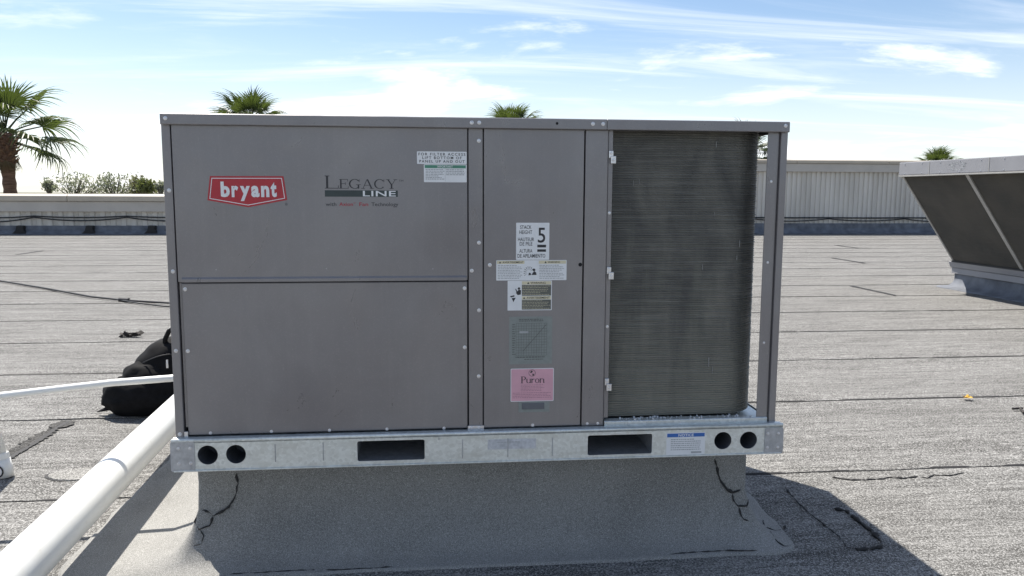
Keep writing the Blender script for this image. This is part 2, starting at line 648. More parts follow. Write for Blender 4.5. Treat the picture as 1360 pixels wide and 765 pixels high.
XS = xs_strip()
for k in range(-22, 18):
    y0 = SEAM0 + PITCH * k
    y1 = y0 + PITCH
    if y1 > 20.4:
        y1 = 20.5
    mb = MB()
    # each sheet laps over the next one towards the camera: near edge 6 mm proud
    cross = [(-0.0, -0.012), (0.0, 0.0008), (0.03, 0.0012), (0.3, 0.0008), (0.7, 0.0), (PITCH + 0.06, -0.0022)]
    n = len(cross)
    for x in XS:
        wob = seam_wobble(x, k)
        for j, (dy, dz) in enumerate(cross):
            yy = y0 + (wob if j < 3 else 0) + dy
            lift = (0.005 * max(0, mnoise.noise(Vector((x * 1.3, k * 5.1, 2))) + 0.15) + 0.002 * mnoise.noise(Vector((x * 9, k * 2.1, 6)))) if j in (1, 2) else 0.0
            z = dz + lift + (0.002 * mnoise.noise(Vector((x * 0.5, yy * 1.1, 1))) if j in (3, 4) else 0)
            mb.v.append((x, min(yy, 20.5), z))
    for i in range(len(XS) - 1):
        for j in range(n - 1):
            a = i * n + j
            mb.f.append((a, a + n, a + n + 1, a + 1))
    mb.build('roofing_sheet', 'roofing', roof, recalc=False)
    # bitumen squeezed out along the lap
    mb = MB()
    prev = None
    step = 0.05 if -2 <= k <= 3 else 0.14
    x = -26.0 if k > 3 else -14.0
    xe = 26.0 if k > 3 else 14.0
    while x < xe:
        wob = seam_wobble(x, k)
        a = mnoise.noise(Vector((x * 0.9, k * 9.1, 3)))
        b = mnoise.noise(Vector((x * 6.0, k * 4.1, 8)))
        w = max(0.0003, 0.0045 + 0.014 * a + 0.009 * b) * (0.55 + 0.9 * abs(mnoise.noise(Vector((k * 3.3, 1.7, 0)))))
        yy = y0 + wob
        cur = [(x, yy - 0.002 - w, -0.0032), (x, yy - 0.002 - w * 0.4, 0.0008), (x, yy + 0.002 + w * 0.5, 0.0042 if w > 0.003 else -0.002)]
        if prev:
            o = len(mb.v)
            mb.v += prev + cur
            mb.f += [(o, o + 3, o + 4, o + 1), (o + 1, o + 4, o + 5, o + 2)]
        prev = cur
        x += step
    mb.build('tar_bead', 'tar', roof, recalc=False)


def ribbon(name, pts, w, mat, parent, z=0.0, jitter=0.35, rng=rng, height=0.003):
    """flat irregular band following pts on a surface (pts are 3-D, lifted slightly)"""
    dense = []
    for a, b in zip(pts[:-1], pts[1:]):
        a, b = Vector(a), Vector(b)
        n = max(1, int((b - a).length / 0.012))
        dense += [a.lerp(b, i / n) for i in range(n)]
    dense.append(Vector(pts[-1]))
    if len(dense) < 3:
        return None
    mb = MB()
    for i, p in enumerate(dense):
        d = dense[min(i + 1, len(dense) - 1)] - dense[max(i - 1, 0)]
        s = Vector((-d.y, d.x, 0))
        if s.length < 1e-6:
            s = Vector((1, 0, 0))
        s.normalize()
        if abs(d.z) > 0.8 * d.length:
            s = Vector((1, 0, 0))
        ww = w * (1 + jitter * 2.2 * mnoise.noise(Vector((p.x * 40, p.y * 40, p.z * 40 + 3)))) * 0.5
        ww = max(ww, w * 0.12)
        mb.v += [p - s * ww, p + s * ww]
    for i in range(len(dense) - 1):
        mb.f.append((2 * i, 2 * i + 1, 2 * i + 3, 2 * i + 2))
    return mb.build(name, mat, parent, recalc=False)


# end laps across single sheets
for x, y0, y1, w, m in [(5.25, 6.30, 7.27, 0.053, 'tar'), (7.26, 10.45, 11.55, 0.075, 'tar'), (-7.79, 13.1, 14.1, 0.090, 'tar'),
                        (-4.3, 15.2, 16.1, 0.090, 'tar'), (-10.8, 16.4, 17.3, 0.105, 'tar'), (9.2, 14.1, 15.1, 0.075, 'tar'),
                        (6.3, 15.3, 16.2, 0.090, 'tar'), (-2.03, 0.73, 1.79, 0.022, 'tar')]:
    pts = [(x + 0.02 * mnoise.noise(Vector((i * 0.9, x, 0))), y0 + (y1 - y0) * i / 8, 0.0062) for i in range(9)]
    ribbon('end_lap', pts, w, m, roof)
pts = [(-2.085 + 0.05 * (i / 9), 0.9 + 0.89 * i / 9, 0.0055) for i in range(10)]
ribbon('end_lap', pts, 0.075, 'worn_roofing', roof, jitter=0.6)

# small lifted patch left of the pipe
mb = MB()
ring = []
for i in range(28):
    a = 2 * math.pi * i / 28
    r = 1 + 0.10 * mnoise.noise(Vector((math.cos(a) * 2, math.sin(a) * 2, 4)))
    ring.append((-1.63 + 0.135 * r * math.cos(a), 0.975 + 0.075 * r * math.sin(a)))
mb.prism(ring, 'z', -0.004, 0.0065)
mb.build('round_patch', 'patch_granules', roof, bevel=0.003)
ribbon('tar_bead', [(x - 0.004, y - 0.005, 0.004) for x, y in ring[12:21]], 0.008, 'tar', roof, jitter=0.9)
# ------------------------------------------------------------------ membrane-wrapped roof curb
CX0, CX1, CY0, CY1, CZ = -0.915, 0.895, 0.115, 1.10, 0.352
curb = thing('roof_curb', 'low grey roof curb wrapped in granulated membrane under the main rooftop unit', 'roof curb', (0, 0.6, 0))
# rows: front offset, height, left offset, right offset
prof = [(0.0, CZ, 0.0, 0.0), (0.0, 0.26, 0.0, 0.0), (-0.004, 0.17, 0.003, 0.003), (0.014, 0.11, 0.022, 0.022), (0.032, 0.068, 0.048, 0.046), (0.056, 0.034, 0.085, 0.072),
        (0.085, 0.017, 0.15, 0.105), (0.118, 0.0095, 0.40, 0.16), (0.124, 0.0085, 0.415, 0.166), (0.126, 0.0, 0.417, 0.168)]


def curb_ring(out, z, ol, orr, n=9):
    x0, x1, y0, y1 = CX0 - ol, CX1 + orr, CY0 - out, CY1 + out
    r = 0.012 + max(0, out) * 0.75
    pts = []
    for cx, cy, a0 in ((x1 - r, y0 + r, 270), (x1 - r, y1 - r, 0), (x0 + r, y1 - r, 90), (x0 + r, y0 + r, 180)):
        for i in range(n + 1):
            a = rad(a0 + 90 * i / n)
            pts.append((cx + r * math.cos(a), cy + r * math.sin(a), z))
    full = []
    for a, b in zip(pts, pts[1:] + pts[:1]):
        va, vb = Vector(a), Vector(b)
        m = max(1, int((vb - va).length / 0.09))
        m = m if m > 2 else 1
        full.append((va, vb, m))
    return full


mb = MB()
rings = []
for out, z, ol, orr in prof:
    full = curb_ring(out, z, ol, orr)
    rings.append(full)
counts = [max(r[i][2] for r in rings) for i in range(len(rings[0]))]
counts = [16 if c > 4 else c for c in counts]
per = sum(counts)
for ri, full in enumerate(rings):
    for (a, b, _), c in zip(full, counts):
        for j in range(c):
            p = a.lerp(b, j / c)
            d = 0.007 * mnoise.noise(Vector((p.x * 4, p.y * 4, p.z * 5))) + 0.003 * mnoise.noise(p * 14)
            k = 0 if ri == 0 or ri >= len(prof) - 3 else 1
            p2 = p + Vector((d, d, 0)) * k
            if ri >= len(prof) - 3:
                p2 += Vector((0.022, 0.022, 0)) * mnoise.noise(Vector((p.x * 7, p.y * 7, 2)))
            mb.v.append(tuple(p2))
for ri in range(len(prof) - 1):
    for i in range(per):
        a, b = ri * per + i, ri * per + (i + 1) % per
        mb.f.append((a, a + per, b + per, b))
mb.build('flashing', 'flashing', curb, smooth=True)
MB().box(CX0 + 0.02, CX1 - 0.02, CY0 + 0.02, CY1 - 0.02, CZ - 0.02, CZ - 0.002).build('wood_nailer', 'treated_wood', curb)


def tar_line(pts, w, parent):
    """rope of cold-applied mastic pressed along a membrane edge"""
    dense, rs = [], []
    for a, b in zip(pts[:-1], pts[1:]):
        a, b = Vector(a), Vector(b)
        n = max(2, int((b - a).length / 0.009))
        dense += [a.lerp(b, i / n) for i in range(n)]
    dense.append(Vector(pts[-1]))
    out = []
    for p in dense:
        j = Vector((mnoise.noise(p * 45), mnoise.noise(p * 45 + Vector((9, 0, 0))), 0)) * w * 0.55
        out.append(p + j)
        rs.append(max(w * 0.06, w * 0.36 * (1 + 1.9 * mnoise.noise(p * 60 + Vector((0, 4, 0))))))
    rs[0] = rs[-1] = w * 0.08
    MB().tube(out, rs, 6).build('mastic_line', 'tar', parent, smooth=True)


for w, pts in [
    (0.007, [(-0.791, 0.113, 0.292), (-0.788, 0.114, 0.257), (-0.799, 0.117, 0.2136), (-0.819, 0.119, 0.179), (-0.844, 0.116, 0.1646), (-0.868, 0.111, 0.1535)]),
    (0.006, [(-0.868, 0.111, 0.1535), (-0.880, 0.114, 0.166), (-0.900, 0.118, 0.172), (-0.918, 0.120, 0.160), (-0.926, 0.113, 0.135), (-0.910, 0.099, 0.1154), (-0.878, 0.103, 0.1264), (-0.868, 0.111, 0.1535)]),
    (0.0045, [(-0.906, 0.099, 0.114), (-0.895, 0.092, 0.0974), (-0.899, 0.082, 0.075), (-0.925, 0.082, 0.069)]),
    (0.0045, [(-1.145, 0.257, 0.0033), (-1.109, 0.241, 0.0035), (-1.086, 0.285, 0.0032), (-1.058, 0.295, 0.0031), (-1.012, 0.249, 0.0181), (-0.960, 0.12, 0.055), (-0.985, 0.142, 0.0324), (-1.016, 0.145, 0.0179), (-1.068, 0.188, 0.0039)]),
    (0.0045, [(-1.018, 0.137, 0.0174), (-1.004, 0.076, 0.0186), (-1.006, 0.036, 0.0148), (-1.036, 0.037, 0.0049)]),
    (0.008, [(0.782, 0.114, 0.290), (0.791, 0.115, 0.2544), (0.808, 0.115, 0.2067), (0.830, 0.116, 0.1793), (0.851, 0.115, 0.1676), (0.880, 0.116, 0.177)]),
    (0.006, [(0.850, 0.115, 0.1649), (0.848, 0.108, 0.1438), (0.865, 0.103, 0.1247), (0.896, 0.104, 0.1232), (0.908, 0.12, 0.140)]),
    (0.0045, [(0.868, 0.102, 0.1219), (0.871, 0.093, 0.0992), (0.881, 0.087, 0.084), (0.895, 0.084, 0.0785)]),
    (0.006, [(1.069, 0.462, 0.002), (1.060, 0.341, 0.004), (1.062, 0.279, 0.004), (1.006, 0.216, 0.0165), (0.992, 0.163, 0.018), (1.016, 0.141, 0.015), (1.053, 0.157, 0.004), (1.087, 0.203, 0.004)]),
    (0.005, [(0.996, 0.130, 0.0175), (0.986, 0.076, 0.018), (0.985, 0.047, 0.0165), (0.997, 0.022, 0.013), (1.036, 0.031, 0.004)]),
    (0.006, [(1.248, 0.563, 0.004), (1.225, 0.401, 0.006), (1.220, 0.295, 0.006), (1.224, 0.190, 0.006), (1.227, 0.093, 0.006), (1.213, 0.018, 0.005)]),
    (0.015, [(1.338, 0.334, 0.004), (1.371, 0.299, 0.005), (1.368, 0.200, 0.005), (1.364, 0.108, 0.005), (1.352, 0.041, 0.005), (1.328, 0.005, 0.005), (1.284, -0.010, 0.005), (1.239, -0.006, 0.005), (1.214, 0.012, 0.005)]),
    (0.004, [(0.60, 0.004, 0.0105), (0.70, 0.008, 0.013), (0.796, 0.007, 0.014), (0.839, 0.002, 0.0135), (0.895, -0.001, 0.0135)]),
    (0.004, [(-0.80, 0.000, 0.0105), (-0.62, 0.006, 0.0105), (-0.45, -0.003, 0.0105), (-0.30, 0.002, 0.0105)]),
]:
    tar_line(pts, w, curb)
tar_line([(1.502, 0.659, 0.0), (1.562, 0.617, 0.0005), (1.627, 0.615, 0.0005), (1.701, 0.617, 0.0005), (1.739, 0.636, 0.0), (1.794, 0.617, 0.0005), (1.862, 0.629, 0.0), (1.898, 0.612, 0.0005), (1.947, 0.644, 0.0), (2.011, 0.629, 0.0), (2.094, 0.659, 0.0)], 0.008, roof)

# ------------------------------------------------------------------ the main rooftop unit
unit = thing('rooftop_unit', 'large grey packaged rooftop air conditioning unit with red badge and exposed condenser coil', 'air conditioner', (0, 0.585, 0.35))
DEPTH = 1.18
ZT, ZB = 1.372, 0.447

# hidden casing: partition, back, side, floor
MB().box(-0.905, 0.36, 0.020, DEPTH - 0.02, ZB + 0.005, ZT - 0.004).build('inner_casing', 'dark_void', unit)
MB().box(-0.936, -0.918, 0.045, DEPTH, ZB, ZT).build('side_panel', 'paint', unit, bevel=0.002)
MB().box(-0.916, 0.898, DEPTH - 0.018, DEPTH, ZB, ZT).build('back_panel', 'paint', unit, bevel=0.002)
MB().box(0.362, 0.378, 0.03, DEPTH - 0.02, ZB, ZT - 0.002).build('partition', 'paint', unit)

# corner and middle posts
lp = MB().box(-0.936, -0.911, 0.0, 0.044, ZB - 0.002, ZT + 0.002).build('corner_post', 'paint', unit, bevel=0.003)
mp = MB().box(-0.0565, -0.0135, 0.001, 0.03, ZB, ZT + 0.002).build('middle_post', 'paint', unit, bevel=0.002)
MB().box(0.914, 0.936, 0.0, 0.05, ZB - 0.004, ZT + 0.002).box(0.930, 0.936, 0.05, 0.085, ZB, ZT).build('corner_post', 'paint', unit, bevel=0.0025)
MB().box(0.874, 0.909, 0.006, 0.010, ZB + 0.012, ZT + 0.001).box(0.897, 0.9135, 0.0101, 0.03, ZB + 0.012, ZT).build('post_inner_flange', 'paint', unit, bevel=0.0015)
MB().box(0.90, 0.936, DEPTH - 0.045, DEPTH, ZB, ZT).build('corner_post', 'paint', unit, bevel=0.003)

# front panels
up_ = MB().box(-0.908, -0.0595, -0.001, 0.019, 0.9165, ZT + 0.001)
upper_panel = up_.build('filter_access_panel', 'paint', unit, bevel=0.003)
low = MB().box(-0.8995, -0.0605, 0.003, 0.019, ZB + 0.0065, 0.9135)
lower_panel = low.build('blower_access_panel', 'paint', unit, bevel=0.003)
MB().box(-0.9075, -0.901, 0.010, 0.02, ZB + 0.03, 0.914).build('panel_filler', 'paint', unit)
ctrl = MB().box(-0.0105, 0.2945, 0.0, 0.019, ZB + 0.0065, ZT + 0.001).build('control_panel', 'paint', unit, bevel=0.003)
nar = MB().box(0.2985, 0.3685, 0.0015, 0.019, ZB + 0.003, ZT + 0.001).build('compressor_panel', 'paint', unit, bevel=0.003)
MB().box(0.3700, 0.3845, 0.007, 0.034, 0.474, ZT + 0.001).build('coil_edge_strip', 'paint', unit, bevel=0.0015)
# folded hem above the lower panel
MB().prism([(-0.0045, 0.9165), (-0.0045, 0.926), (-0.0012, 0.932), (-0.0012, 0.9165)], 'x', -0.897, -0.0625).build('panel_hem', 'paint', unit, bevel=0.001)

# top cap, in two lengths, with folded drip edge
for x0, x1 in ((-0.9335, 0.3600), (0.3612, 0.9345)):
    mb = MB()
    y = -0.013
    pr = [(y, 1.3725), (y, 1.400), (y + 0.003, 1.4028), (0.05, 1.404), (0.05, 1.3995), (y + 0.006, 1.3985), (y + 0.006, 1.3775), (y + 0.0035, 1.370)]
    mb.prism(pr, 'x', x0, x1)
    capo = mb.build('top_cap', 'paint', unit, bevel=0.001)
    MB().box(x0 + 0.001, x1 - 0.001, 0.0502, DEPTH + 0.012, 1.395, 1.4035).build('top_sheet', 'paint', unit, bevel=0.001)
MB().box(-0.9338, -0.9288, -0.0125, DEPTH, 1.3715, 1.3945).build('cap_side_flange', 'paint', unit, bevel=0.001)
MB().box(0.9300, 0.9348, -0.0125, DEPTH, 1.3735, 1.3945).build('cap_side_flange', 'paint', unit, bevel=0.001)
MB().box(0.385, 0.93, 0.012, DEPTH - 0.02, 1.384, 1.3945).build('orifice_sheet', 'dark_void', unit)

# base pan and rails
MB().box(-0.93, 0.93, 0.001, DEPTH - 0.002, 0.440, 0.4466).build('base_pan', 'galv', unit)
pan = MB()
pan.prism([(0.0, 0.4468), (-0.001, 0.4625), (0.0015, 0.4650), (0.030, 0.4655), (0.030, 0.4468)], 'x', 0.372, 0.908)
pan.build('coil_sill', 'galv', unit, bevel=0.001)
RY = -0.022
outer = [(-0.943, 0.354), (0.953, 0.354), (0.953, 0.4365), (-0.943, 0.4365)]
holes = [circle(-0.839, 0.399, 0.0295), circle(-0.757, 0.399, 0.0290), circle(0.754, 0.3975, 0.0285), circle(0.839, 0.3965, 0.0285),
         rrect(-0.398, -0.194, 0.3655, 0.4285), rrect(0.315, 0.522, 0.3625, 0.4265)]
me = outline_mesh(outer, holes, 0.0025)
me.transform(Matrix.Translation(Vector((0, RY, 0)) - WORLD_AT['rooftop_unit']))
rail = place('base_rail', me, 'galv', unit)
b = rail.modifiers.new('bevel', 'BEVEL')
b.width, b.segments, b.limit_method = 0.001, 2, 'ANGLE'
# rolled bead along the top of the rail and the bottom flange
bead = [(RY + 0.0035 + 0.0062 * math.cos(a), 0.4432 + 0.0066 * math.sin(a)) for a in [2 * math.pi * i / 14 for i in range(14)]]
MB().prism(bead, 'x', -0.943, 0.9525).build('rail_bead', 'galv', unit, smooth=True)
MB().prism([(RY + 0.008, 0.4475), (0.0, 0.4495), (0.0, 0.4470), (RY + 0.008, 0.4445)], 'x', -0.941, 0.95).build('rail_ledge', 'galv', unit)
MB().prism([(RY - 0.004, 0.3492), (RY - 0.004, 0.3538), (0.14, 0.3538), (0.14, 0.3500)], 'x', -0.938, 0.948).build('rail_flange', 'galv', unit, bevel=0.001)
for sx, w in ((-0.943, 1), (0.9505, -1)):
    MB().box(sx, sx + 0.0025, RY + 0.0026, DEPTH + 0.02, 0.354, 0.440).build('side_rail', 'galv', unit, bevel=0.0008)
MB().box(-0.943, 0.953, DEPTH + 0.0201, DEPTH + 0.0226, 0.354, 0.440).build('back_rail', 'galv', unit)
# fork pockets: boxed tunnels behind the two slots
for x0, x1, z0, z1 in ((-0.402, -0.190, 0.3615, 0.4325), (0.311, 0.526, 0.3585, 0.4305)):
    mb = MB()
    for a in ((x0, x1, RY + 0.0030, 0.40, z1, z1 + 0.002), (x0, x1, RY + 0.0030, 0.40, z0 - 0.002, z0), (x0 - 0.002, x0, RY + 0.0030, 0.40, z0, z1),
              (x1, x1 + 0.002, RY + 0.0030, 0.40, z0, z1), (x0, x1, 0.40, 0.402, z0, z1)):
        mb.box(*a)
    mb.build('fork_pocket', 'bracket_steel', unit)
for x in (-0.839, -0.757, 0.754, 0.839):  # dark closed liners added behind the holes, blocking lit ground seen through them
    mb = MB()
    seg = 24
    vs, fs = [], []
    for j, yy in enumerate((RY + 0.003, 0.10)):
        for i in range(seg):
            a = 2 * math.pi * i / seg
            vs.append((x + 0.034 * math.cos(a), yy, 0.3985 + 0.034 * math.sin(a)))
    fs = [(i, (i + 1) % seg, seg + (i + 1) % seg, seg + i) for i in range(seg)] + [tuple(range(seg, 2 * seg))]
    MB().add(vs, fs).build('hole_liner', 'latch_grey', unit)
# pressed ribs of the rail
for x, z0, z1 in ((-0.642, 0.371, 0.427), (-0.500, 0.371, 0.428), (-0.078, 0.365, 0.425), (0.063, 0.365, 0.425), (0.203, 0.364, 0.424), (-0.150, 0.426, 0.436)):
    MB().box(x - 0.0016, x + 0.0016, RY - 0.0018, RY + 0.001, z0, z1).build('pressed_rib', 'bracket_steel', unit, bevel=0.0012)
# corner plates
for x0, x1, z0, z1, side in ((-0.9455, -0.8765, 0.3505, 0.4435, -1), (0.8925, 0.9545, 0.3500, 0.4350, 1)):
    me = outline_mesh(rrect(x0, x1, z0, z1, 0.007), [], 0.002)
    me.transform(Matrix.Translation(Vector((0, RY - 0.0024, 0)) - WORLD_AT['rooftop_unit']))
    pl = place('corner_plate', me, 'bracket_steel', unit, bevel=0.0006)
    xx = x0 if side < 0 else x1
    MB().box(min(xx, xx - side * 0.002), max(xx, xx - side * 0.002), RY - 0.0003, 0.06, z0 + 0.004, z1 - 0.004).build('corner_plate', 'bracket_steel', unit)
# bright tabs at panel feet
MB().box(-0.9095, -0.8985, -0.004, 0.001, 0.449, 0.467).build('panel_tab', 'screw_steel', unit, bevel=0.001)
MB().box(-0.0605, -0.0095, -0.0035, 0.0005, 0.4475, 0.462).build('panel_tab', 'screw_steel', unit, bevel=0.001)

# hex washer-head screws
mb = MB()
seg = 16
rr = [(0.0, 0.0060), (-0.0012, 0.0058), (-0.0014, 0.0040), (-0.0044, 0.0038), (-0.0048, 0.0030), (-0.0032, 0.0022)]
vs = []
for yy, r in rr:
    for i in range(seg):
        a = 2 * math.pi * i / seg
        q = r * (1 + (0.06 * math.cos(6 * a) if 1 < rr.index((yy, r)) < 4 else 0))
        vs.append((q * math.cos(a), yy, q * math.sin(a)))
fs = [(j * seg + i, j * seg + (i + 1) % seg, (j + 1) * seg + (i + 1) % seg, (j + 1) * seg + i) for j in range(len(rr) - 1) for i in range(seg)]
fs.append(tuple(range((len(rr) - 1) * seg, len(rr) * seg)))
tmp = MB().add(vs, fs).build('screw', 'screw_steel', None)
screw_me = tmp.data
bpy.data.objects.remove(tmp)
CAPY, RAILY = -0.0132, RY - 0.0022
spots = []
for x, z in [(-0.921, 1.184), (-0.921, 0.949), (-0.923, 0.713), (-0.923, 0.459)]:
    spots.append((x, 0.0, z, 1.0))
for x, z in [(-0.890, 0.896), (-0.890, 0.711), (-0.069, 0.892), (-0.069, 0.709), (-0.835, 0.459), (-0.656, 0.459), (-0.483, 0.458), (-0.309, 0.457), (-0.134, 0.455)]:
    spots.append((x, 0.003, z, 0.85 if z < 0.5 else 1.0))
for x, z in [(-0.025, 1.335), (-0.025, 1.031), (-0.047, 0.946), (-0.025, 0.824), (-0.026, 0.618)]:
    spots.append((x, 0.001, z, 1.0))
spots += [(-0.048, -0.0033, 0.4555, 1.0), (-0.026, -0.0033, 0.4555, 1.0), (0.008, 0.0, 0.963, 1.0), (0.143, 0.0, 0.458, 0.95), (0.317, 0.0015, 0.458, 0.8), (0.351, 0.0015, 0.458, 0.8)]
for x, z in [(-0.918, 1.388), (-0.047, 1.387), (-0.025, 1.387), (0.317, 1.388), (0.348, 1.388), (0.920, 1.390)]:
    spots.append((x, CAPY, z, 1.0))
for x, z in [(0.377, 1.121), (0.377, 0.767)]:
    spots.append((x, 0.007, z, 0.8))
for x, z in [(0.890, 1.22), (0.890, 0.966), (0.889, 0.708)]:
    spots.append((x, 0.006, z, 0.7))
for x, z in [(-0.922, 0.422), (-0.888, 0.422), (-0.922, 0.376), (-0.888, 0.376), (0.902, 0.417), (0.937, 0.417), (0.902, 0.371), (0.937, 0.371)]:
    spots.append((x, RAILY - 0.0002, z, 0.85))
for x, z in [(0.45, 0.455), (0.62, 0.455), (0.80, 0.455)]:
    spots.append((x, 0.0, z, 0.5))
for x, y, z, s in spots:
    shared('screw', screw_me, (x, y, z), unit, (0, rng.uniform(0, 3), 0), s)
# raised dimples on the filter panel, spare holes
for x, z in [(-0.798, 0.954), (-0.480, 0.955), (-0.165, 0.953)]:
    shared('dimple', screw_me, (x, 0.0008, z), unit, (0, 0.2, 0), 0.45)
for x, y, z in [(0.287, -0.0004, 0.963), (0.208, CAPY - 0.0003, 1.388)]:
    MB().poly(circle(x, z, 0.006 if z < 1 else 0.004, 18), y).build('spare_hole', 'dark_void', unit)
# side screws seen edge-on at the left end
for z in (1.386, 1.375):
    shared('screw', screw_me, (-0.9342, 0.012 if z > 1.38 else 0.006, z), unit, (0, 0, rad(-90)), 0.8)

# coil retaining clips
for z in (1.290, 0.935, 0.582):
    mb = MB()
    mb.box(0.371, 0.385, 0.0010, 0.0068, z - 0.002, z + 0.020).box(0.376, 0.3925, -0.0030, 0.0009, z - 0.019, z + 0.004).box(0.3885, 0.3925, 0.0010, 0.030, z - 0.017, z + 0.002)
    cl = mb.build('coil_clip', 'screw_steel', unit, bevel=0.0015)
    shared('clip_screw', screw_me, (0.378, 0.0008, z + 0.0125), cl, None, 0.75)
    shared('clip_screw', screw_me, (0.384, -0.0031, z - 0.008), cl, None, 0.7)

# condenser coil: ridged fin face swept along an L with a round corner
path = [(0.386, 0.046)]
x = 0.386
while x < 0.77:
    x += 0.032
    path.append((min(x, 0.775), 0.046))
R_ = 0.125
for i in range(1, 13):
    a = rad(90 * i / 12)
    path.append((0.775 + R_ * math.sin(a), 0.046 + R_ * (1 - math.cos(a))))
for i in range(1, 9):
    path.append((0.90, 0.171 + (1.10 - 0.171) * i / 8))
nrm = []
for i in range(len(path)):
    a, b2 = path[max(i - 1, 0)], path[min(i + 1, len(path) - 1)]
    d = Vector((b2[0] - a[0], b2[1] - a[1], 0)).normalized()
    nrm.append(Vector((d.y, -d.x, 0)))
cr_ = random.Random(17)
zs = []
z = 0.4668
rows = 0
while z < 1.3835:
    dp = cr_.choice((0.0018, 0.0022, 0.0026)) if rows % 3 else 0.0031
    zs += [(z, 0.0), (z + 0.0018, dp), (z + 0.0040, dp), (z + 0.0058, 0.0)]
    z += 0.0074
    rows += 1
mb = MB()
nz = len(zs)
for i, (px_, py_) in enumerate(path):
    sway = 0.0008 * mnoise.noise(Vector((px_ * 20, py_ * 20, 0)))
    for j, (z, o) in enumerate(zs):
        row = j // 4
        wob = 0.0008 * mnoise.noise(Vector((px_ * 9, py_ * 9 + row * 1.7, row)))
        p = Vector((px_, py_, z + wob)) + nrm[i] * (o * (1 + 0.3 * mnoise.noise(Vector((px_ * 30, row * 2.3, 1)))) + sway)
        mb.v.append(tuple(p))
for i in range(len(path) - 1):
    for j in range(nz - 1):
        a = i * nz + j
        mb.f.append((a, a + nz, a + nz + 1, a + 1))
# back skin closing the slab
o = len(mb.v)
for i, (px_, py_) in enumerate(path):
    for z in (0.4668, 1.384):
        p = Vector((px_, py_, z)) - nrm[i] * 0.026
        mb.v.append(tuple(p))
for i in range(len(path) - 1):
    a = o + 2 * i
    mb.f.append((a, a + 1, a + 3, a + 2))
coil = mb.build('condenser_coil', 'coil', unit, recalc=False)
# bent fins catching the light
for x, z0, z1, w in [(0.722, 0.625, 0.655, 0.003), (0.735, 0.60, 0.625, 0.0016), (0.722, 1.325, 1.345, 0.002), (0.7235, 1.11, 1.125, 0.0012),
                     (0.812, 1.012, 1.034, 0.0022), (0.804, 0.970, 0.985, 0.002), (0.690, 0.940, 0.958, 0.0022), (0.459, 1.205, 1.222, 0.0012), (0.478, 1.21, 1.225, 0.0012)]:
    yb = 0.0420
    if x > 0.775:
        yb = 0.046 + R_ - math.sqrt(R_ ** 2 - (x - 0.775) ** 2) - 0.0048
    MB().box(x - w / 2, x + w / 2, yb, yb + 0.004, z0, z1).build('bent_fin', 'fin_scratch', coil)
# grit on the sill
mb = MB()
for i in range(46):
    x, y, s = rng.uniform(0.40, 0.86), rng.uniform(0.004, 0.034), rng.uniform(0.0012, 0.003)
    mb.box(x - s, x + s, y - s, y + s, 0.4655, 0.4655 + s * 1.4)
g = mb.build('sill_grit', 'faded_white', unit)
g['kind'] = 'stuff'

# ---- badges and stickers (each a thin plate with its own print)
PY = -0.0006


def sticker(name, x0, x1, z0, z1, y, mat, r=0.002):
    me = outline_mesh(rrect(x0, x1, z0, z1, r, 3), [], 0.0005)
    me.transform(Matrix.Translation(Vector((0, y - 0.0006, 0)) - WORLD_AT['rooftop_unit']))
    return place(name, me, mat, unit)


def ink(name, mat, parent, fn):
    mb = MB()
    fn(mb)
    return mb.build(name, mat, parent, recalc=False)


UP = -0.001      # face of the filter panel
# red shield badge
badge_pts = [(-0.805, 1.226), (-0.597, 1.227), (-0.5885, 1.158), (-0.700, 1.1365), (-0.8145, 1.1565)]
me = outline_mesh(badge_pts, [], 0.0008)
me.transform(Matrix.Translation(Vector((0, UP - 0.0010, 0)) - WORLD_AT['rooftop_unit']))
badge = place('brand_badge', me, 'label_red', unit)
badge['label'] = 'red five-sided shield badge with white lettering'


def inset(pts, d):
    cx = sum(p[0] for p in pts) / len(pts)
    cz = sum(p[1] for p in pts) / len(pts)
    out = []
    n = len(pts)
    for i in range(n):
        p0, p1, p2 = Vector(pts[i - 1]), Vector(pts[i]), Vector(pts[(i + 1) % n])
        d1, d2 = (p1 - p0).normalized(), (p2 - p1).normalized()
        n1, n2 = Vector((d1.y, -d1.x)), Vector((d2.y, -d2.x))
        bis = (n1 + n2).normalized()
        out.append(p1 + bis * d / max(0.3, bis.dot(n1)))
    return [(p.x, p.y) for p in out]


a_, b_ = inset(badge_pts, 0.0052), inset(badge_pts, 0.0072)


def outline_ring(mb):
    n = len(a_)
    mb.add([(p[0], UP - 0.0015, p[1]) for p in a_ + b_], [(i, (i + 1) % n, n + (i + 1) % n, n + i) for i in range(n)])


ink('badge_outline', 'label_white', badge, outline_ring)
def brand(mb):
    for ch, x0, x1, z0, z1 in (('b', -0.7760, -0.7505, 1.1655, 1.2105), ('r', -0.7455, -0.7265, 1.1655, 1.1985), ('y', -0.7215, -0.6935, 1.1545, 1.1980),
                               ('a', -0.6900, -0.6665, 1.1655, 1.1990), ('n', -0.6620, -0.6385, 1.1660, 1.1990), ('t', -0.6345, -0.6175, 1.1660, 1.2095)):
        letters(mb, ch, x0, x1, z0, z1, UP - 0.0016, 0.045)


ink('lettering', 'label_white', badge, brand)
ink('registered_mark', 'label_ink', unit, lambda mb: letters(mb, '®', -0.595, -0.588, 1.142, 1.1495, UP - 0.0006))


# serif capitals built from strokes
def bar(mb, x0, x1, z0, z1, y):
    mb.rect(x0, x1, z0, z1, y)


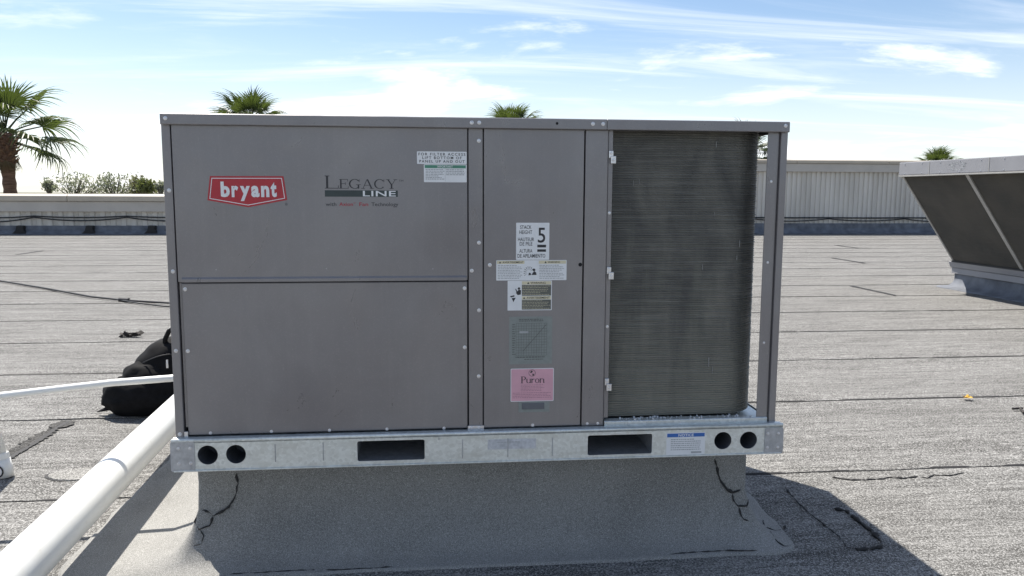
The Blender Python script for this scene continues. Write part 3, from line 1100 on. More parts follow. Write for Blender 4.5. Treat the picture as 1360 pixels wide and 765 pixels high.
def arc(mb, cx, cz, rx, rz, a0, a1, thick, thin, y, n=22):
    vs = []
    for i in range(n + 1):
        a = rad(a0 + (a1 - a0) * i / n)
        w = thin + (thick - thin) * abs(math.cos(a)) ** 1.3
        ca, sa = math.cos(a), math.sin(a)
        vs += [(cx + rx * ca, y, cz + rz * sa), (cx + (rx - w) * ca, y, cz + (rz - w) * sa)]
    mb.add(vs, [(2 * i, 2 * i + 1, 2 * i + 3, 2 * i + 2) for i in range(n)])


def slant(mb, xa, za, xb, zb, w, y):
    mb.poly([(xa - w / 2, za), (xa + w / 2, za), (xb + w / 2, zb), (xb - w / 2, zb)], y)


def serif(mb, ch, x, z, w, h, y):
    tk, tn, s = 0.16 * h, 0.05 * h, 0.10 * h
    if ch in 'LE':
        bar(mb, x + s, x + s + tk, z, z + h, y)
        bar(mb, x, x + 2 * s + tk, z + h - tn, z + h, y - 1e-5)
        bar(mb, x, x + w, z, z + tn, y - 1e-5)
        mb.poly([(x + w - tn, z), (x + w, z), (x + w, z + 0.30 * h), (x + w - tn, z + 0.16 * h)], y - 2e-5)
        if ch == 'E':
            bar(mb, x, x + w * 0.94, z + h - tn, z + h, y - 2e-5)
            bar(mb, x + w * 0.94 - tn, x + w * 0.94, z + 0.76 * h, z + h, y - 3e-5)
            bar(mb, x + s, x + w * 0.70, z + 0.50 * h, z + 0.50 * h + tn, y - 3e-5)
            bar(mb, x + w * 0.70 - tn, x + w * 0.70, z + 0.38 * h, z + 0.66 * h, y - 4e-5)
    elif ch in 'CG':
        arc(mb, x + w * 0.5, z + h / 2, w * 0.5, h * 0.52, 42, 318, tk, tn, y)
        bar(mb, x + w * 0.86, x + w * 0.86 + tn, z + 0.70 * h, z + h, y - 1e-5)
        if ch == 'G':
            bar(mb, x + w * 0.74, x + w * 0.74 + tk, z, z + 0.42 * h, y - 1e-5)
            bar(mb, x + w * 0.60, x + w * 1.0, z + 0.40 * h, z + 0.40 * h + tn, y - 2e-5)
    elif ch == 'A':
        slant(mb, x + w * 0.14, z, x + w * 0.48, z + h, tn * 1.4, y)
        slant(mb, x + w * 0.84, z, x + w * 0.50, z + h, tk, y - 1e-5)
        bar(mb, x + w * 0.24, x + w * 0.74, z + 0.34 * h, z + 0.34 * h + tn, y - 2e-5)
        bar(mb, x, x + w * 0.30, z, z + tn, y - 2e-5)
        bar(mb, x + w * 0.68, x + w, z, z + tn, y - 3e-5)
    elif ch == 'Y':
        slant(mb, x + w * 0.50, z + 0.42 * h, x + w * 0.18, z + h, tk, y)
        slant(mb, x + w * 0.52, z + 0.42 * h, x + w * 0.84, z + h, tn * 1.4, y - 1e-5)
        bar(mb, x + w * 0.5 - tk / 2, x + w * 0.5 + tk / 2, z, z + 0.45 * h, y - 2e-5)
        for c_ in (0.18, 0.84):
            bar(mb, x + w * c_ - 0.16 * w, x + w * c_ + 0.16 * w, z + h - tn, z + h, y - 3e-5)
        bar(mb, x + w * 0.32, x + w * 0.68, z, z + tn, y - 3e-5)
    elif ch == 'P':
        bar(mb, x + s, x + s + tk, z, z + h, y)
        bar(mb, x, x + 2 * s + tk, z, z + tn, y - 1e-5)
        bar(mb, x, x + w * 0.6, z + h - tn, z + h, y - 1e-5)
        arc(mb, x + w * 0.52, z + 0.73 * h, w * 0.46, h * 0.27, -90, 90, tk, tn, y - 2e-5)
        bar(mb, x + s, x + w * 0.55, z + 0.46 * h, z + 0.46 * h + tn, y - 2e-5)
    elif ch == 'o':
        arc(mb, x + w / 2, z + h / 2, w / 2, h * 0.52, 0, 360, tk * 1.2, tn * 1.4, y)
    elif ch in 'un':
        tk = 0.21 * h
        bar(mb, x + s * .6, x + s * .6 + tk, z if ch == 'n' else z + 0.25 * h, z + h, y)
        bar(mb, x + w - s * .6 - tk, x + w - s * .6, z, z + h if ch == 'u' else z + 0.72 * h, y)
        cz = z + (0.30 * h if ch == 'u' else 0.70 * h)
        arc(mb, x + w / 2, cz, w / 2 - s * .6, 0.30 * h, 180 if ch == 'u' else 0, 360 if ch == 'u' else 180, tk, tn * 1.6, y - 1e-5)
        bar(mb, x, x + s * .6 + tk, z + h - tn, z + h, y - 1e-5)
        bar(mb, x + w - s * .6 - tk, x + w, z, z + tn, y - 2e-5)
        if ch == 'n':
            bar(mb, x, x + s * 1.2 + tk, z, z + tn, y - 3e-5)
    elif ch == 'r':
        tk = 0.21 * h
        bar(mb, x + s * .6, x + s * .6 + tk, z, z + h, y)
        bar(mb, x, x + s * 1.2 + tk, z, z + tn, y - 1e-5)
        bar(mb, x, x + s * .6 + tk, z + h - tn, z + h, y - 1e-5)
        arc(mb, x + w * 0.72, z + 0.70 * h, w * 0.40, 0.30 * h, 50, 180, tk, tn * 2, y - 2e-5)


def legacy(mb):
    y = UP - 0.0004
    serif(mb, 'L', -0.479, 1.192, 0.040, 0.0375, y)
    x = -0.4375
    for ch, w in (('E', 0.027), ('G', 0.0345), ('A', 0.0365), ('C', 0.033), ('Y', 0.034)):
        serif(mb, ch, x, 1.192, w, 0.0275, y)
        x += w + 0.0012


series = ink('series_name', 'label_ink', unit, legacy)
series['label'] = 'black serif product line lettering over a dark bar'
ink('trade_mark', 'label_ink', series, lambda mb: letters(mb, 'TM', -0.263, -0.250, 1.213, 1.2185, UP - 0.0004))
ink('series_bar', 'ink_teal', series, lambda mb: mb.rect(-0.4795, -0.2665, 1.168, 1.1868, UP - 0.0003))
ink('bar_lettering', 'label_white', series, lambda mb: letters(mb, 'LINE', -0.369, -0.2725, 1.1695, 1.1856, UP - 0.0008, 0.012, 1.05))
ink('tagline', 'label_ink', series, lambda mb: letters(mb, 'with', -0.478, -0.447, 1.1405, 1.1515, UP - 0.0004, 0.006))
ink('tagline', 'label_ink', series, lambda mb: letters(mb, 'Technology', -0.3445, -0.2655, 1.1372, 1.1515, UP - 0.0004, 0.006))
ink('tagline_red', 'ink_red', series, lambda mb: (letters(mb, 'Axion', -0.4385, -0.3985, 1.1405, 1.1515, UP - 0.0004, 0.012),
                                                  letters(mb, 'TM', -0.397, -0.391, 1.148, 1.1512, UP - 0.0004),
                                                  letters(mb, 'Fan', -0.380, -0.354, 1.1405, 1.1515, UP - 0.0004, 0.012)))

lr = random.Random(11)
s = sticker('filter_sticker', -0.209, -0.062, 1.2655, 1.3025, UP, 'label_white')


def ffa(mb):
    y = UP - 0.0010
    letters(mb, 'FOR FILTER ACCESS', -0.2045, -0.0655, 1.2905, 1.2985, y, 0.012, 1.35)
    letters(mb, 'LIFT BOTTOM OF', -0.193, -0.077, 1.2800, 1.2880, y, 0.012, 1.35)
    letters(mb, 'PANEL UP AND OUT', -0.202, -0.068, 1.2695, 1.2775, y, 0.012, 1.35)


ink('lettering', 'label_ink', s, ffa)
s = sticker('important_sticker', -0.189, -0.062, 1.212, 1.2645, UP, 'label_white')
ink('heading_bar', 'label_green', s, lambda mb: mb.rect(-0.1865, -0.0645, 1.2535, 1.2625, UP - 0.0009))
ink('heading', 'label_white', s, lambda mb: letters(mb, 'IMPORTANT', -0.149, -0.103, 1.2550, 1.2610, UP - 0.0012, 0.01))
ink('small_print', 'label_grey', s, lambda mb: small_print(mb, -0.184, -0.128, 1.219, 1.2515, UP - 0.0009, 7, lr))
ink('small_print', 'label_grey', s, lambda mb: small_print(mb, -0.123, -0.067, 1.232, 1.2515, UP - 0.0009, 4, lr))
ink('rule_line', 'label_grey', s, lambda mb: mb.rect(-0.1262, -0.1256, 1.214, 1.252, UP - 0.0009))

CP = 0.0
s = sticker('stack_height_sticker', 0.088, 0.190, 0.9785, 1.0915, CP, 'label_white')


def stack(mb):
    y = CP - 0.0010
    letters(mb, 'STACK', 0.100, 0.135, 1.0725, 1.0835, y, 0.006)
    letters(mb, 'HEIGHT', 0.098, 0.137, 1.0575, 1.0685, y, 0.006)
    letters(mb, 'HAUTEUR', 0.0935, 0.143, 1.0355, 1.0465, y, 0.006)
    letters(mb, 'DE PILE', 0.099, 0.138, 1.0220, 1.0330, y, 0.006)
    letters(mb, 'ALTURA', 0.098, 0.138, 1.0005, 1.0115, y, 0.006)
    letters(mb, 'DE APILAMIENTO', 0.0925, 0.178, 0.9850, 0.9965, y, 0.006)
    letters(mb, '5', 0.1545, 0.1775, 1.0305, 1.0765, y, 0.008)
    mb.rect(0.153, 0.180, 1.0165, 1.0245, y)
    mb.rect(0.153, 0.180, 1.0030, 1.0105, y)


ink('lettering', 'label_ink', s, stack)

s = sticker('warning_sticker', 0.0275, 0.2445, 0.9155, 0.9775, CP, 'label_white')
y1_ = CP - 0.0009
for a0, a1 in ((0.0295, 0.114), (0.158, 0.2425)):
    ink('heading_bar', 'label_cream', s, lambda mb: mb.rect(a0, a1, 0.9665, 0.9757, y1_))


for word, a0, a1, xt in (('AVERTISSEMENT', 0.047, 0.111, 0.039), ('WARNING', 0.186, 0.224, 0.179)):
    ink('heading', 'label_ink', s, lambda mb: letters(mb, word, a0, a1, 0.9682, 0.9742, y1_ - 0.0003, 0.008))
    ink('alert_triangle', 'label_ink', s, lambda mb: mb.poly([(xt - 0.0035, 0.9682), (xt + 0.0035, 0.9682), (xt, 0.9742)], y1_ - 0.0003))
for a0, a1 in ((0.032, 0.113), (0.160, 0.240)):
    ink('small_print', 'label_grey', s, lambda mb: small_print(mb, a0, a1, 0.919, 0.964, y1_, 9, lr, 0.42))


def blast(mb):
    y = y1_ - 0.0001
    for i in range(9):
        a = rad(35 + i * 22)
        mb.poly([(0.128 + 0.006 * math.cos(a), 0.940 + 0.006 * math.sin(a)), (0.128 + 0.017 * math.cos(a + .06), 0.940 + 0.019 * math.sin(a + .06)), (0.128 + 0.016 * math.cos(a - .05), 0.940 + 0.018 * math.sin(a - .05))], y)
    mb.poly(circle(0.1435, 0.9475, 0.0042, 14), y - 1e-4)
    mb.poly([(0.136, 0.932), (0.1515, 0.932), (0.150, 0.940), (0.1435, 0.9435), (0.139, 0.9375)], y - 1e-4)
    mb.poly([(0.126, 0.931), (0.135, 0.932), (0.133, 0.938), (0.128, 0.939)], y - 2e-4)


ink('pictogram', 'label_ink', s, blast)

s = sticker('electrical_warning_sticker', 0.0625, 0.1995, 0.8225, 0.9145, CP, 'label_white')
for a0, a1, m_, nm in ((0.9025, 0.9125, 'label_cream', 'heading_bar'), (0.8565, 0.8665, 'label_cream', 'heading_bar'), (0.8680, 0.9015, 'label_panel_dark', 'text_panel'), (0.8250, 0.8555, 'label_panel_dark', 'text_panel')):
    ink(nm, m_, s, lambda mb: mb.rect(0.1065, 0.197, a0, a1, y1_))


def shock(mb):
    mb.poly(circle(0.0975, 0.8905, 0.0038, 12), y1_)
    mb.poly([(0.088, 0.877), (0.094, 0.870), (0.103, 0.872), (0.104, 0.885), (0.097, 0.887)], y1_ - 1e-4)
    mb.poly([(0.086, 0.889), (0.088, 0.890), (0.094, 0.878), (0.091, 0.876)], y1_ - 2e-4)
    mb.poly([(0.070, 0.867), (0.083, 0.870), (0.084, 0.866), (0.073, 0.863)], y1_)
    mb.poly([(0.075, 0.861), (0.088, 0.862), (0.083, 0.854), (0.081, 0.848), (0.078, 0.855)], y1_)


for word, a0, a1, z0, xt in (('WARNING', 0.133, 0.180, 0.9043, 0.126), ('AVERTISSEMENT', 0.121, 0.193, 0.8583, 0.1135)):
    ink('heading', 'label_ink', s, lambda mb: letters(mb, word, a0, a1, z0, z0 + 0.0065, y1_ - 0.0003, 0.008))
    ink('alert_triangle', 'label_ink', s, lambda mb: mb.poly([(xt - 0.0035, z0), (xt + 0.0035, z0), (xt, z0 + 0.0062)], y1_ - 0.0003))
ink('pictogram', 'label_ink', s, shock)
for a0, a1 in ((0.869, 0.9005), (0.826, 0.8545)):
    ink('small_print', 'label_cream', s, lambda mb: small_print(mb, 0.108, 0.195, a0, a1, y1_ - 0.0003, 6, lr, 0.22))

# charging chart
s = sticker('charging_chart', 0.068, 0.202, 0.654, 0.803, CP, 'chart_film')


def chart(mb):
    y = y1_
    gx0, gx1, gz0, gz1 = 0.0895, 0.185, 0.681, 0.782
    for i in range(13):
        x = gx0 + (gx1 - gx0) * i / 12
        mb.rect(x - 0.0004, x + 0.0004, gz0, gz1, y)
        z = gz0 + (gz1 - gz0) * i / 12
        mb.rect(gx0, gx1, z - 0.0004, z + 0.0004, y - 1e-5)
    slant(mb, 0.111, gz0 + 0.014, gx1 - 0.002, gz1 - 0.004, 0.0022, y - 3e-5)
    small_print(mb, 0.098, 0.174, 0.787, 0.797, y, 2, lr, 0.55, 0.1)
    small_print(mb, 0.088, 0.186, 0.673, 0.679, y, 1, lr, 0.6, 0.1)
    small_print(mb, 0.115, 0.175, 0.667, 0.671, y, 1, lr, 0.6, 0.1)
    small_print(mb, 0.0775, 0.0875, 0.682, 0.782, y, 14, lr, 0.4, 0.1)


ink('chart_lines', 'chart_ink', s, chart)
ink('chart_ground', 'label_grey', s, lambda mb: (mb.rect(0.0999, 0.1275, 0.7515, 0.7575, y1_ - 1e-4),))

# pink refrigerant sticker
s = sticker('refrigerant_sticker', 0.073, 0.2085, 0.535, 0.640, CP, 'label_white', 0.003)
ink('pink_field', 'label_pink', s, lambda mb: mb.poly(rrect(0.0750, 0.2065, 0.537, 0.638, 0.002, 3), y1_))


def puron(mb):
    y = y1_ - 0.0003
    x = 0.1045
    for ch, w, h in (('P', 0.0165, 0.0215), ('u', 0.0150, 0.0140), ('r', 0.0115, 0.0140), ('o', 0.0135, 0.0140), ('n', 0.0155, 0.0140)):
        serif(mb, ch, x, 0.5935, w, h, y)
        x += w + 0.0006
    arc(mb, 0.140, 0.6255, 0.0108, 0.0108, 0, 360, 0.0012, 0.0012, y)
    mb.poly([(0.1335, 0.6285), (0.1385, 0.6335), (0.1425, 0.6315), (0.1395, 0.6265), (0.1355, 0.6255)], y)
    mb.poly([(0.1405, 0.6235), (0.1465, 0.6225), (0.1445, 0.6165), (0.1415, 0.6170)], y)
    letters(mb, '.', 0.1785, 0.1798, 0.5935, 0.5948, y)


ink('lettering', 'label_ink', s, puron)
pp = NT('pink_print', 0.5)
pp.color((0.34, 0.17, 0.21))
M['pink_print'] = pp.m
ink('small_print', 'pink_print', s, lambda mb: small_print(mb, 0.105, 0.180, 0.567, 0.590, y1_ - 0.0003, 5, lr, 0.3))
ink('small_print', 'pink_print', s, lambda mb: small_print(mb, 0.079, 0.203, 0.545, 0.565, y1_ - 0.0003, 4, lr, 0.3, 0.15))
# recessed finger latch under it
MB().box(0.098, 0.196, -0.0008, -0.0001, 0.5005, 0.5335).build('latch_plate', 'chart_film', unit, bevel=0.0006)
MB().box(0.1085, 0.179, -0.0030, -0.0009, 0.5100, 0.5300).build('finger_latch', 'latch_grey', unit, bevel=0.0018)

# stickers on the rail
RP = RY
s = sticker('notice_sticker', 0.5685, 0.695, 0.3555, 0.4275, RP, 'label_white')
yr = RP - 0.0009
ink('heading_bar', 'label_blue', s, lambda mb: mb.rect(0.5705, 0.693, 0.4135, 0.4255, yr))
ink('heading', 'label_white', s, lambda mb: letters(mb, 'NOTICE', 0.607, 0.657, 0.4152, 0.4238, yr - 0.0003, 0.02))
ink('small_print', 'label_grey', s, lambda mb: (small_print(mb, 0.583, 0.681, 0.369, 0.409, yr, 6, lr, 0.42), mb.rect(0.650, 0.684, 0.3595, 0.3655, yr)))
s = sticker('worn_sticker', 0.000, 0.151, 0.3905, 0.4225, RP, 'faded_white')
ink('small_print', 'label_grey', s, lambda mb: small_print(mb, 0.030, 0.105, 0.4085, 0.4175, yr, 1, lr, 0.3))

# ------------------------------------------------------------------ pipes
# big white drain pipe lying past the left end of the unit
PR, PZ = 0.0662, 0.174
DIRX = -0.0421
big_pipe = thing('drain_pipe', 'thick white plastic pipe running along the roof past the left end of the unit', 'pipe', (-1.29, 0, PZ))


def bp(y, dz=0.0):
    return (-1.287 + DIRX * y, y, PZ + dz)


MB().tube([bp(-3.4 + 0.35 * i) for i in range(20)], PR, 48).build('pipe_body', 'pvc', big_pipe, smooth=True)
for y in (-1.9, 2.9):
    MB().tube([bp(y), bp(y + 0.16)], PR + 0.006, 48).build('coupling', 'pvc', big_pipe, bevel=0.002)
for y, w in ((-1.2, 'near the camera'), (2.2, 'behind the unit')):
    x = bp(y)[0]
    o = MB().prism([(x - 0.13, 0.006), (x + 0.13, 0.006), (x + 0.13, 0.12), (x + 0.05, PZ - PR + 0.012), (x - 0.05, PZ - PR + 0.012), (x - 0.13, 0.12)], 'y', y - 0.05, y + 0.05).build('pipe_support', 'treated_wood', None, bevel=0.004)
    tag(o, 'wooden block carrying the thick white pipe ' + w, 'pipe support', 'blocks under the thick pipe')

# thin condensate line
thin = thing('condensate_pipe', 'thin white plastic pipe leaving the left end of the unit above the thick pipe', 'pipe', (-0.93, 0.575, 0.50))
pts = [(-0.92, 0.577, 0.5045), (-1.0, 0.575, 0.5035), (-1.117, 0.570, 0.4995), (-1.327, 0.564, 0.488), (-1.499, 0.557, 0.472), (-1.709, 0.547, 0.452), (-1.95, 0.535, 0.428), (-2.35, 0.515, 0.392), (-2.60, 0.503, 0.372)]
MB().tube(pts, 0.0130, 20).build('pipe_body', 'pvc', thin, smooth=True)
MB().tube([(-2.60, 0.503, 0.372), (-2.66, 0.500, 0.36), (-2.68, 0.499, 0.33), (-2.68, 0.499, 0.01)], 0.0150, 20).build('elbow', 'pvc', thin, smooth=True)
MB().tube([(-0.9365, 0.577, 0.5045), (-0.975, 0.576, 0.504)], 0.018, 20).build('adapter', 'pvc', thin, bevel=0.002)

# slanted white leg with a foot fitting at the left edge
leg = thing('pipe_stand', 'slanted white leg with a foot fitting standing on the roof at the left edge', 'pipe stand', (-1.965, 0.96, 0))
foot, top = Vector((-1.937, 0.97, 0.085)), Vector((-2.10, 0.97, 0.72))
MB().tube([foot, top], 0.023, 28).build('leg', 'pvc', leg, smooth=True)
d = (top - foot).normalized()
MB().tube([foot - d * 0.006, foot + d * 0.02], 0.0275, 28).build('coupling', 'pvc', leg, bevel=0.003)
MB().tube([Vector((-1.928, 0.97, 0.006)), Vector((-1.930, 0.97, 0.035)), foot + d * 0.0], [0.029, 0.0285, 0.027], 28).build('foot', 'pvc', leg, smooth=True)
ring = [Vector((-1.948, 0.938, 0.036)) + Vector((0.024 * math.cos(a), 0, 0.024 * math.sin(a))) for a in [2 * math.pi * i / 20 for i in range(21)]]
MB().tube(ring, 0.003, 8, False).build('clamp_ring', 'black_rubber', leg)

# ------------------------------------------------------------------ black backpack
pack = thing('backpack', 'black nylon backpack slumped on the roof behind the left end of the unit', 'backpack', (-1.6, 2.0, 0))


def blob(cx, cy, cz, rx, ry, rz, nu=40, nv=26, power=2.6, fold=0.05, seed=0, zmin=0.004, shear=0.0):
    mb = MB()

    def sp(t):
        return math.copysign(abs(t) ** (2 / power), t)
    for j in range(nv + 1):
        ph = math.pi * (j / nv - 0.5)
        for i in range(nu):
            th = 2 * math.pi * i / nu
            p = Vector((sp(math.cos(ph)) * sp(math.cos(th)), sp(math.cos(ph)) * sp(math.sin(th)), sp(math.sin(ph))))
            n_ = 1 + fold * mnoise.noise(p * 2.3 + Vector((seed, 0, 0))) + fold * 0.7 * mnoise.noise(Vector((p.x * 3, p.y * 3, p.z * 9 + seed)))
            q = Vector((cx + p.x * rx * n_ + shear * p.z, cy + p.y * ry * n_, cz + p.z * rz * n_))
            q.z = max(q.z, zmin)
            mb.v.append(tuple(q))
    for j in range(nv):
        for i in range(nu):
            a, b2 = j * nu + i, j * nu + (i + 1) % nu
            mb.f.append((a, b2, b2 + nu, a + nu))
    mb.f.append(tuple(range(nu - 1, -1, -1)))
    mb.f.append(tuple(range(nv * nu, (nv + 1) * nu)))
    return mb


blob(-1.515, 1.98, 0.200, 0.245, 0.14, 0.208, fold=0.06, seed=1, shear=0.02, power=2.3).build('main_compartment', 'nylon_black', pack, smooth=True)
blob(-1.68, 1.90, 0.102, 0.228, 0.12, 0.120, fold=0.10, seed=4, power=2.05).build('front_pocket', 'nylon_black', pack, smooth=True)
blob(-1.625, 1.93, 0.150, 0.20, 0.12, 0.150, fold=0.08, seed=9, power=2.1).build('top_flap', 'nylon_black', pack, smooth=True)
blob(-1.80, 1.93, 0.155, 0.055, 0.07, 0.045, fold=0.16, seed=6, power=2.2, nu=24, nv=14).build('side_pocket', 'nylon_black', pack, smooth=True)
MB().tube([(-1.84, 1.88, 0.05), (-1.885, 1.875, 0.038), (-1.925, 1.88, 0.024)], [0.03, 0.02, 0.006], 8, True, 0.5).build('strap_end', 'webbing', pack, smooth=True)
hp = [(-1.585, 1.93, 0.355), (-1.578, 1.92, 0.40), (-1.555, 1.915, 0.445), (-1.525, 1.915, 0.462), (-1.485, 1.915, 0.455), (-1.46, 1.92, 0.41), (-1.455, 1.93, 0.36)]
MB().tube(hp, 0.0125, 12).build('carry_handle', 'webbing', pack, smooth=True)
zp = MB()
zp.tube([(-1.546, 1.838, 0.305), (-1.546, 1.836, 0.290)], 0.006, 10).box(-1.5515, -1.5405, 1.832, 1.838, 0.262, 0.291)
zp.build('zip_pull', 'screw_steel', pack, bevel=0.001)
arcp = [(-1.68 + 0.018 * i, 1.872 - 0.022 * math.sin(i / 9 * math.pi), 0.285 + 0.045 * math.sin(i / 9 * 1.8)) for i in range(10)]
MB().tube(arcp, 0.003, 8).build('zip', 'black_rubber', pack)

# ------------------------------------------------------------------ odds and ends on the roof
cab = [(-9.2, 11.6), (-7.6, 9.95), (-5.72, 8.42), (-4.77, 7.556), (-3.90, 6.70), (-3.443, 6.40), (-2.89, 6.13), (-2.3, 5.86), (-1.4, 5.55), (-0.2, 5.3), (1.0, 5.2)]
o = MB().tube([(x, y, 0.020 + 0.004 * mnoise.noise(Vector((x * 3, 0, 0)))) for x, y in cab], 0.011, 10).build('roof_cable', 'black_rubber', None, smooth=True)
tag(o, 'long black cable lying slantwise across the roof left of the unit', 'cable')
o = MB().tube([(-3.55, 6.47, 0.018), (-3.2, 6.16, 0.016), (-2.89, 5.93, 0.016), (-2.4, 5.7, 0.016), (-1.6, 5.42, 0.016)], 0.008, 8).build('cable_branch', 'black_rubber', None, smooth=True)
tag(o, 'short thin cable leaving the long black cable close to the unit', 'cable')
MB().tube([(-3.50, 6.43, 0.022), (-3.38, 6.37, 0.022)], 0.024, 10).build('cable_joint', 'black_rubber', bpy.data.objects['roof_cable'], bevel=0.004)
# crumpled scrap
mb = MB()
for i in range(26):
    a = rng.uniform(0, 6.28)
    c0 = Vector((-2.60 + rng.uniform(-0.075, 0.075), 4.24 + rng.uniform(-0.02, 0.02), 0.008 + rng.uniform(0, 0.022)))
    d1_ = Vector((math.cos(a) * 0.035, math.sin(a) * 0.02, rng.uniform(-0.008, 0.016)))
    d2_ = Vector((-math.sin(a) * 0.02, math.cos(a) * 0.02, rng.uniform(-0.005, 0.02)))
    q = [c0 - d1_, c0 + d2_, c0 + d1_, c0 - d2_]
    q = [Vector((p.x, p.y, max(p.z, 0.005))) for p in q]
    mb.add([tuple(p) for p in q] + [(p.x, p.y, p.z + 0.003) for p in q], [(0, 1, 2, 3), (7, 6, 5, 4), (0, 4, 5, 1), (1, 5, 6, 2), (2, 6, 7, 3), (3, 7, 4, 0)])
for i in range(4):
    mb.tube([(-2.65, 4.24, 0.012), (-2.645 + 0.008 * i, 4.23, 0.05 - 0.008 * i), (-2.635 + 0.014 * i, 4.235, 0.056 - 0.012 * i)], [0.009, 0.006, 0.002], 6)
o = mb.build('dead_leaf_scrap', 'dead_leaf', None)
tag(o, 'crumpled dark scrap lying on the roof behind the backpack', 'debris')
mb = MB()
for i in range(7):
    a = rad(i * 51)
    c0 = Vector((2.92, 1.79, 0.010))
    t1 = c0 + Vector((math.cos(a) * 0.035, math.sin(a) * 0.03, 0.006 + 0.012 * (i % 2)))
    s1_ = c0 + Vector((math.cos(a + .5) * 0.018, math.sin(a + .5) * 0.018, 0.012))
    s2_ = c0 + Vector((math.cos(a - .5) * 0.018, math.sin(a - .5) * 0.018, 0.006))
    mb.add([c0, s2_, t1, s1_], [(0, 1, 2), (0, 2, 3)])
o = mb.build('fallen_leaf', 'yellow_leaf', None)
tag(o, 'small yellow leaf on a roof seam right of the unit', 'leaf')
mb = MB().tube([(3.01, 1.46, 0.012), (3.035, 1.51, 0.016), (3.055, 1.545, 0.014)], 0.006, 7).tube([(3.01, 1.545, 0.012), (3.07, 1.545, 0.014)], 0.006, 7)
o = mb.build('twig', 'dead_leaf', None)
tag(o, 'short black forked twig on the roof at the right edge', 'twig')

# ------------------------------------------------------------------ parapet and screen wall behind
WY = 20.3


def ribbed(mb, x0, x1, z0, z1, y, pitch, depth=0.03, flat=0.42):
    x = x0
    pr = []
    while x < x1:
        pr += [(x, y), (x + pitch * flat, y), (x + pitch * (flat + 0.1), y + depth), (x + pitch * 0.9, y + depth)]
        x += pitch
    pr.append((x1, y))
    n = len(pr)
    mb.add([(p[0], p[1], z0) for p in pr] + [(p[0], p[1], z1) for p in pr], [(i, i + 1, n + i + 1, n + i) for i in range(n - 1)])
    return mb


lw = thing('parapet_wall', 'low parapet wall with cream coping behind the roof, left of the unit', 'wall', (-16, WY, 0))
ribbed(MB(), -33.5, 1.98, 0.16, 0.66, WY, 0.274, 0.04).build('ribbed_panel', 'ribbed', lw, recalc=False)
MB().box(-33.6, 1.98, WY + 0.06, WY + 0.40, 0, 0.90).build('wall_core', 'fascia', lw)
MB().box(-33.6, 1.98, WY - 0.10, WY + 0.05, 0.62, 0.8995).build('fascia', 'fascia', lw, bevel=0.01)
for i in range(12):
    x0 = -33.6 + i * 2.965
    MB().prism([(WY - 0.16, 0.905), (WY - 0.16, 1.04), (WY - 0.10, 1.085), (WY + 0.62, 1.10), (WY + 0.62, 0.905)], 'x', x0 + 0.006, min(x0 + 2.959, 1.98)).build('coping', 'coping', lw, bevel=0.006)
MB().prism([(WY + 0.02, 0.24), (WY - 0.03, 0.24), (WY - 0.05, 0.12), (WY - 0.16, 0.03), (WY - 0.3, 0.016), (WY - 0.3, 0.004), (WY + 0.02, 0.004)], 'x', -33.5, 1.98).build('base_flashing', 'wall_flashing', lw)
for x in (-11.15, -9.37, -7.75, -13.0, -5.6):
    mb = MB()
    w = 0.20
    mb.prism([(x - w, 0.02), (x + w * 0.9, 0.02), (x + w * 0.55, 0.13), (x + w * 0.6, 0.245), (x - w * 0.35, 0.25), (x - w * 0.5, 0.12)], 'y', WY - 0.17, WY - 0.02)
    mb.build('mastic_lump', 'tar', lw, bevel=0.02)

rw = thing('screen_wall', 'tall ribbed pale steel screen wall with tan fascia behind the roof, right of the unit', 'wall', (18, WY, 0))
ribbed(MB(), 2.0, 33.5, 0.22, 1.86, WY, 0.15, 0.035).build('ribbed_panel', 'ribbed', rw, recalc=False)
MB().box(2.0, 33.5, WY + 0.06, WY + 0.30, 0, 2.05).build('wall_core', 'fascia', rw)
MB().box(1.99, 33.5, WY - 0.10, WY + 0.05, 1.83, 2.075).build('fascia', 'fascia', rw, bevel=0.01)
for i in range(11):
    x0 = 1.985 + i * 2.87
    MB().prism([(WY - 0.14, 2.08), (WY - 0.14, 2.16), (WY - 0.08, 2.19), (WY + 0.42, 2.20), (WY + 0.42, 2.08)], 'x', x0 + 0.005, x0 + 2.865).build('coping', 'coping', rw, bevel=0.006)
MB().prism([(WY + 0.02, 0.31), (WY - 0.03, 0.31), (WY - 0.05, 0.16), (WY - 0.14, 0.05), (WY - 0.25, 0.016), (WY - 0.25, 0.004), (WY + 0.02, 0.004)], 'x', 2.0, 33.5).build('base_flashing', 'wall_flashing', rw)

# cables clipped along both walls
cr = random.Random(5)


def wall_cable(x0, x1, z, sag, y, r, label):
    pts = []
    x = x0
    while x <= x1:
        ph = ((x - x0) % 2.4) / 2.4
        pts.append((x, y + 0.004 * math.sin(x), z - sag * 4 * ph * (1 - ph) * (0.3 + 0.7 * abs(mnoise.noise(Vector((int((x - x0) / 2.4) * 1.7, z * 9, 0))))) * 1.6))
        x += 0.2
    o = MB().tube(pts, r, 8).build('wall_cable', 'black_rubber', None, smooth=True)
    tag(o, label, 'cable', 'cables along the back walls')


wall_cable(-30, 1.9, 0.50, 0.05, WY - 0.06, 0.017, 'straighter upper black cable along the low parapet wall')
wall_cable(-30, 1.9, 0.47, 0.16, WY - 0.07, 0.017, 'sagging lower black cable along the low parapet wall')
wall_cable(2.1, 32, 0.48, 0.01, WY - 0.05, 0.020, 'taut upper black cable along the foot of the tall screen wall')
wall_cable(2.1, 32, 0.45, 0.13, WY - 0.065, 0.015, 'sagging lower black cable along the foot of the tall screen wall')

